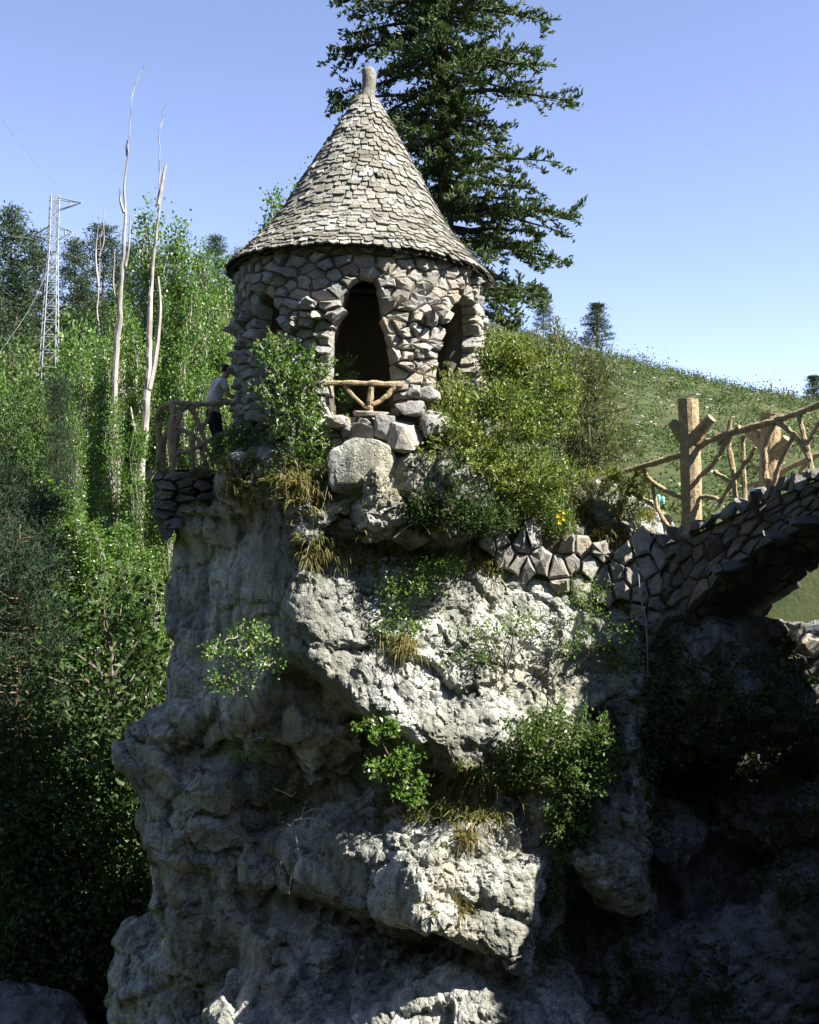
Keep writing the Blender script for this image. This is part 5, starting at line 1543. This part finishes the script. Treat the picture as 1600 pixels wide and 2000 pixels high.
# ------------------------------------------------------------------ the person on the terrace
def person():
    foot = W(436, 905, 19.2); zf = foot.z; x0, y0 = foot.x - .13, 19.2
    t = thing('person', 'person in a pale shirt and dark trousers leaning at the tower wall, seen from behind', 'person', (x0, y0, zf))
    dv = np.array([.86, .5, 0]); sv = np.array([.5, -.86, 0])            # facing the tower; sv: the person's right hand side, towards the camera
    def pt(f, s, z): return np.array([x0, y0, zf]) + dv * f + sv * s + np.array([0, 0, z])
    def skin(name, nodes, edges, mat, parent, sub=2):
        me = bpy.data.meshes.new(name); me.from_pydata([tuple(n[0]) for n in nodes], edges, []); me.materials.append(mat)
        o = link(name, me, parent)
        sk = o.modifiers.new('skin', 'SKIN'); sk.use_smooth_shade = True
        for v, n in zip(me.skin_vertices[0].data, nodes): v.radius = n[1] if isinstance(n[1], tuple) else (n[1], n[1])
        me.skin_vertices[0].data[0].use_root = True
        ss = o.modifiers.new('subdivision', 'SUBSURF'); ss.levels = ss.render_levels = sub
        return o
    sknm = NG('skin').out((.42, .26, .19), .5); shirt = NG('pale_shirt'); p = shirt.coord(); nz = shirt.noise(p, 9, 4)
    shirtm = shirt.out(shirt.mix(nz, (.50, .52, .50), (.62, .63, .61)), .9, shirt.bump(nz, .03, .7)); tr = NG('dark_trousers').out((.016, .017, .022), .9); hair = NG('dark_hair').out((.035, .02, .014), .6)
    pel = pt(-.06, 0, .93); 
    J = [(pel, .12), (pt(-.05, 0, 1.12), .12), (pt(.02, 0, 1.30), (.15, .12)), (pt(.12, 0, 1.44), .065), (pt(.17, 0, 1.52), .06), (pt(.21, 0, 1.60), (.075, .085)), (pt(.22, 0, 1.69), (.07, .08)),
         (pt(.06, .19, 1.39), .055), (pt(.14, .25, 1.14), .042), (pt(.38, .2, 1.10), .034), (pt(.46, .19, 1.11), .03),
         (pt(.06, -.19, 1.39), .055), (pt(.14, -.25, 1.14), .042), (pt(.38, -.2, 1.10), .034), (pt(.46, -.19, 1.11), .03),
         (pt(-.04, .10, .88), .085), (pt(.03, .11, .48), .06), (pt(-.02, .11, .08), .042), (pt(.12, .12, .04), .035),
         (pt(-.04, -.10, .88), .085), (pt(.06, -.11, .48), .06), (pt(.04, -.11, .08), .042), (pt(.18, -.12, .04), .035)]
    E = [(0, 1), (1, 2), (2, 3), (3, 4), (4, 5), (5, 6), (2, 7), (7, 8), (8, 9), (9, 10), (2, 11), (11, 12), (12, 13), (13, 14), (0, 15), (15, 16), (16, 17), (17, 18), (0, 19), (19, 20), (20, 21), (21, 22)]
    for base, sgn in ((10, 1), (14, -1)):                               # five fingers each
        w = J[base][0]
        for k in range(4):
            o = w + sv * (k - 1.5) * .018 * sgn; n = len(J)
            L = (.068, .078, .074, .058)[k]
            J += [(o + dv * .035, .009), (o + dv * (.035 + L * .55) - [0, 0, .006], .0085), (o + dv * (.035 + L) - [0, 0, .03], .007)]
            E += [(base, n), (n, n + 1), (n + 1, n + 2)]
        n = len(J); J += [(w + sv * -.04 * sgn + dv * .01 - [0, 0, .01], .0095), (w + sv * -.05 * sgn + dv * .045 - [0, 0, .02], .008)]; E += [(base, n), (n, n + 1)]
    body = skin('body', J, E, sknm, t)
    skin('shirt', [(pt(-.06, 0, .96), (.165, .135)), (pt(-.05, 0, 1.12), (.165, .135)), (pt(.01, 0, 1.28), (.175, .145)), (pt(.08, 0, 1.40), (.12, .1)), (pt(.12, 0, 1.45), .075), (pt(.055, .19, 1.39), .075), (pt(.11, .235, 1.22), .068), (pt(.055, -.19, 1.39), .075), (pt(.11, -.235, 1.22), .068)],
         [(0, 1), (1, 2), (2, 3), (3, 4), (2, 5), (5, 6), (2, 7), (7, 8)], shirtm, t)
    skin('trousers', [(pt(-.06, 0, .97), (.15, .13)), (pt(-.07, 0, .88), (.16, .14)), (pt(-.04, .10, .78), .105), (pt(.03, .11, .48), .08), (pt(-.02, .11, .09), .07), (pt(-.04, -.10, .78), .105), (pt(.06, -.11, .48), .08), (pt(.04, -.11, .09), .07)],
         [(0, 1), (1, 2), (2, 3), (3, 4), (1, 5), (5, 6), (6, 7)], tr, t)
    skin('hair', [(pt(.155, 0, 1.56), .07), (pt(.175, 0, 1.64), (.085, .09)), (pt(.20, 0, 1.715), (.08, .085))], [(0, 1), (1, 2)], hair, t)
person()
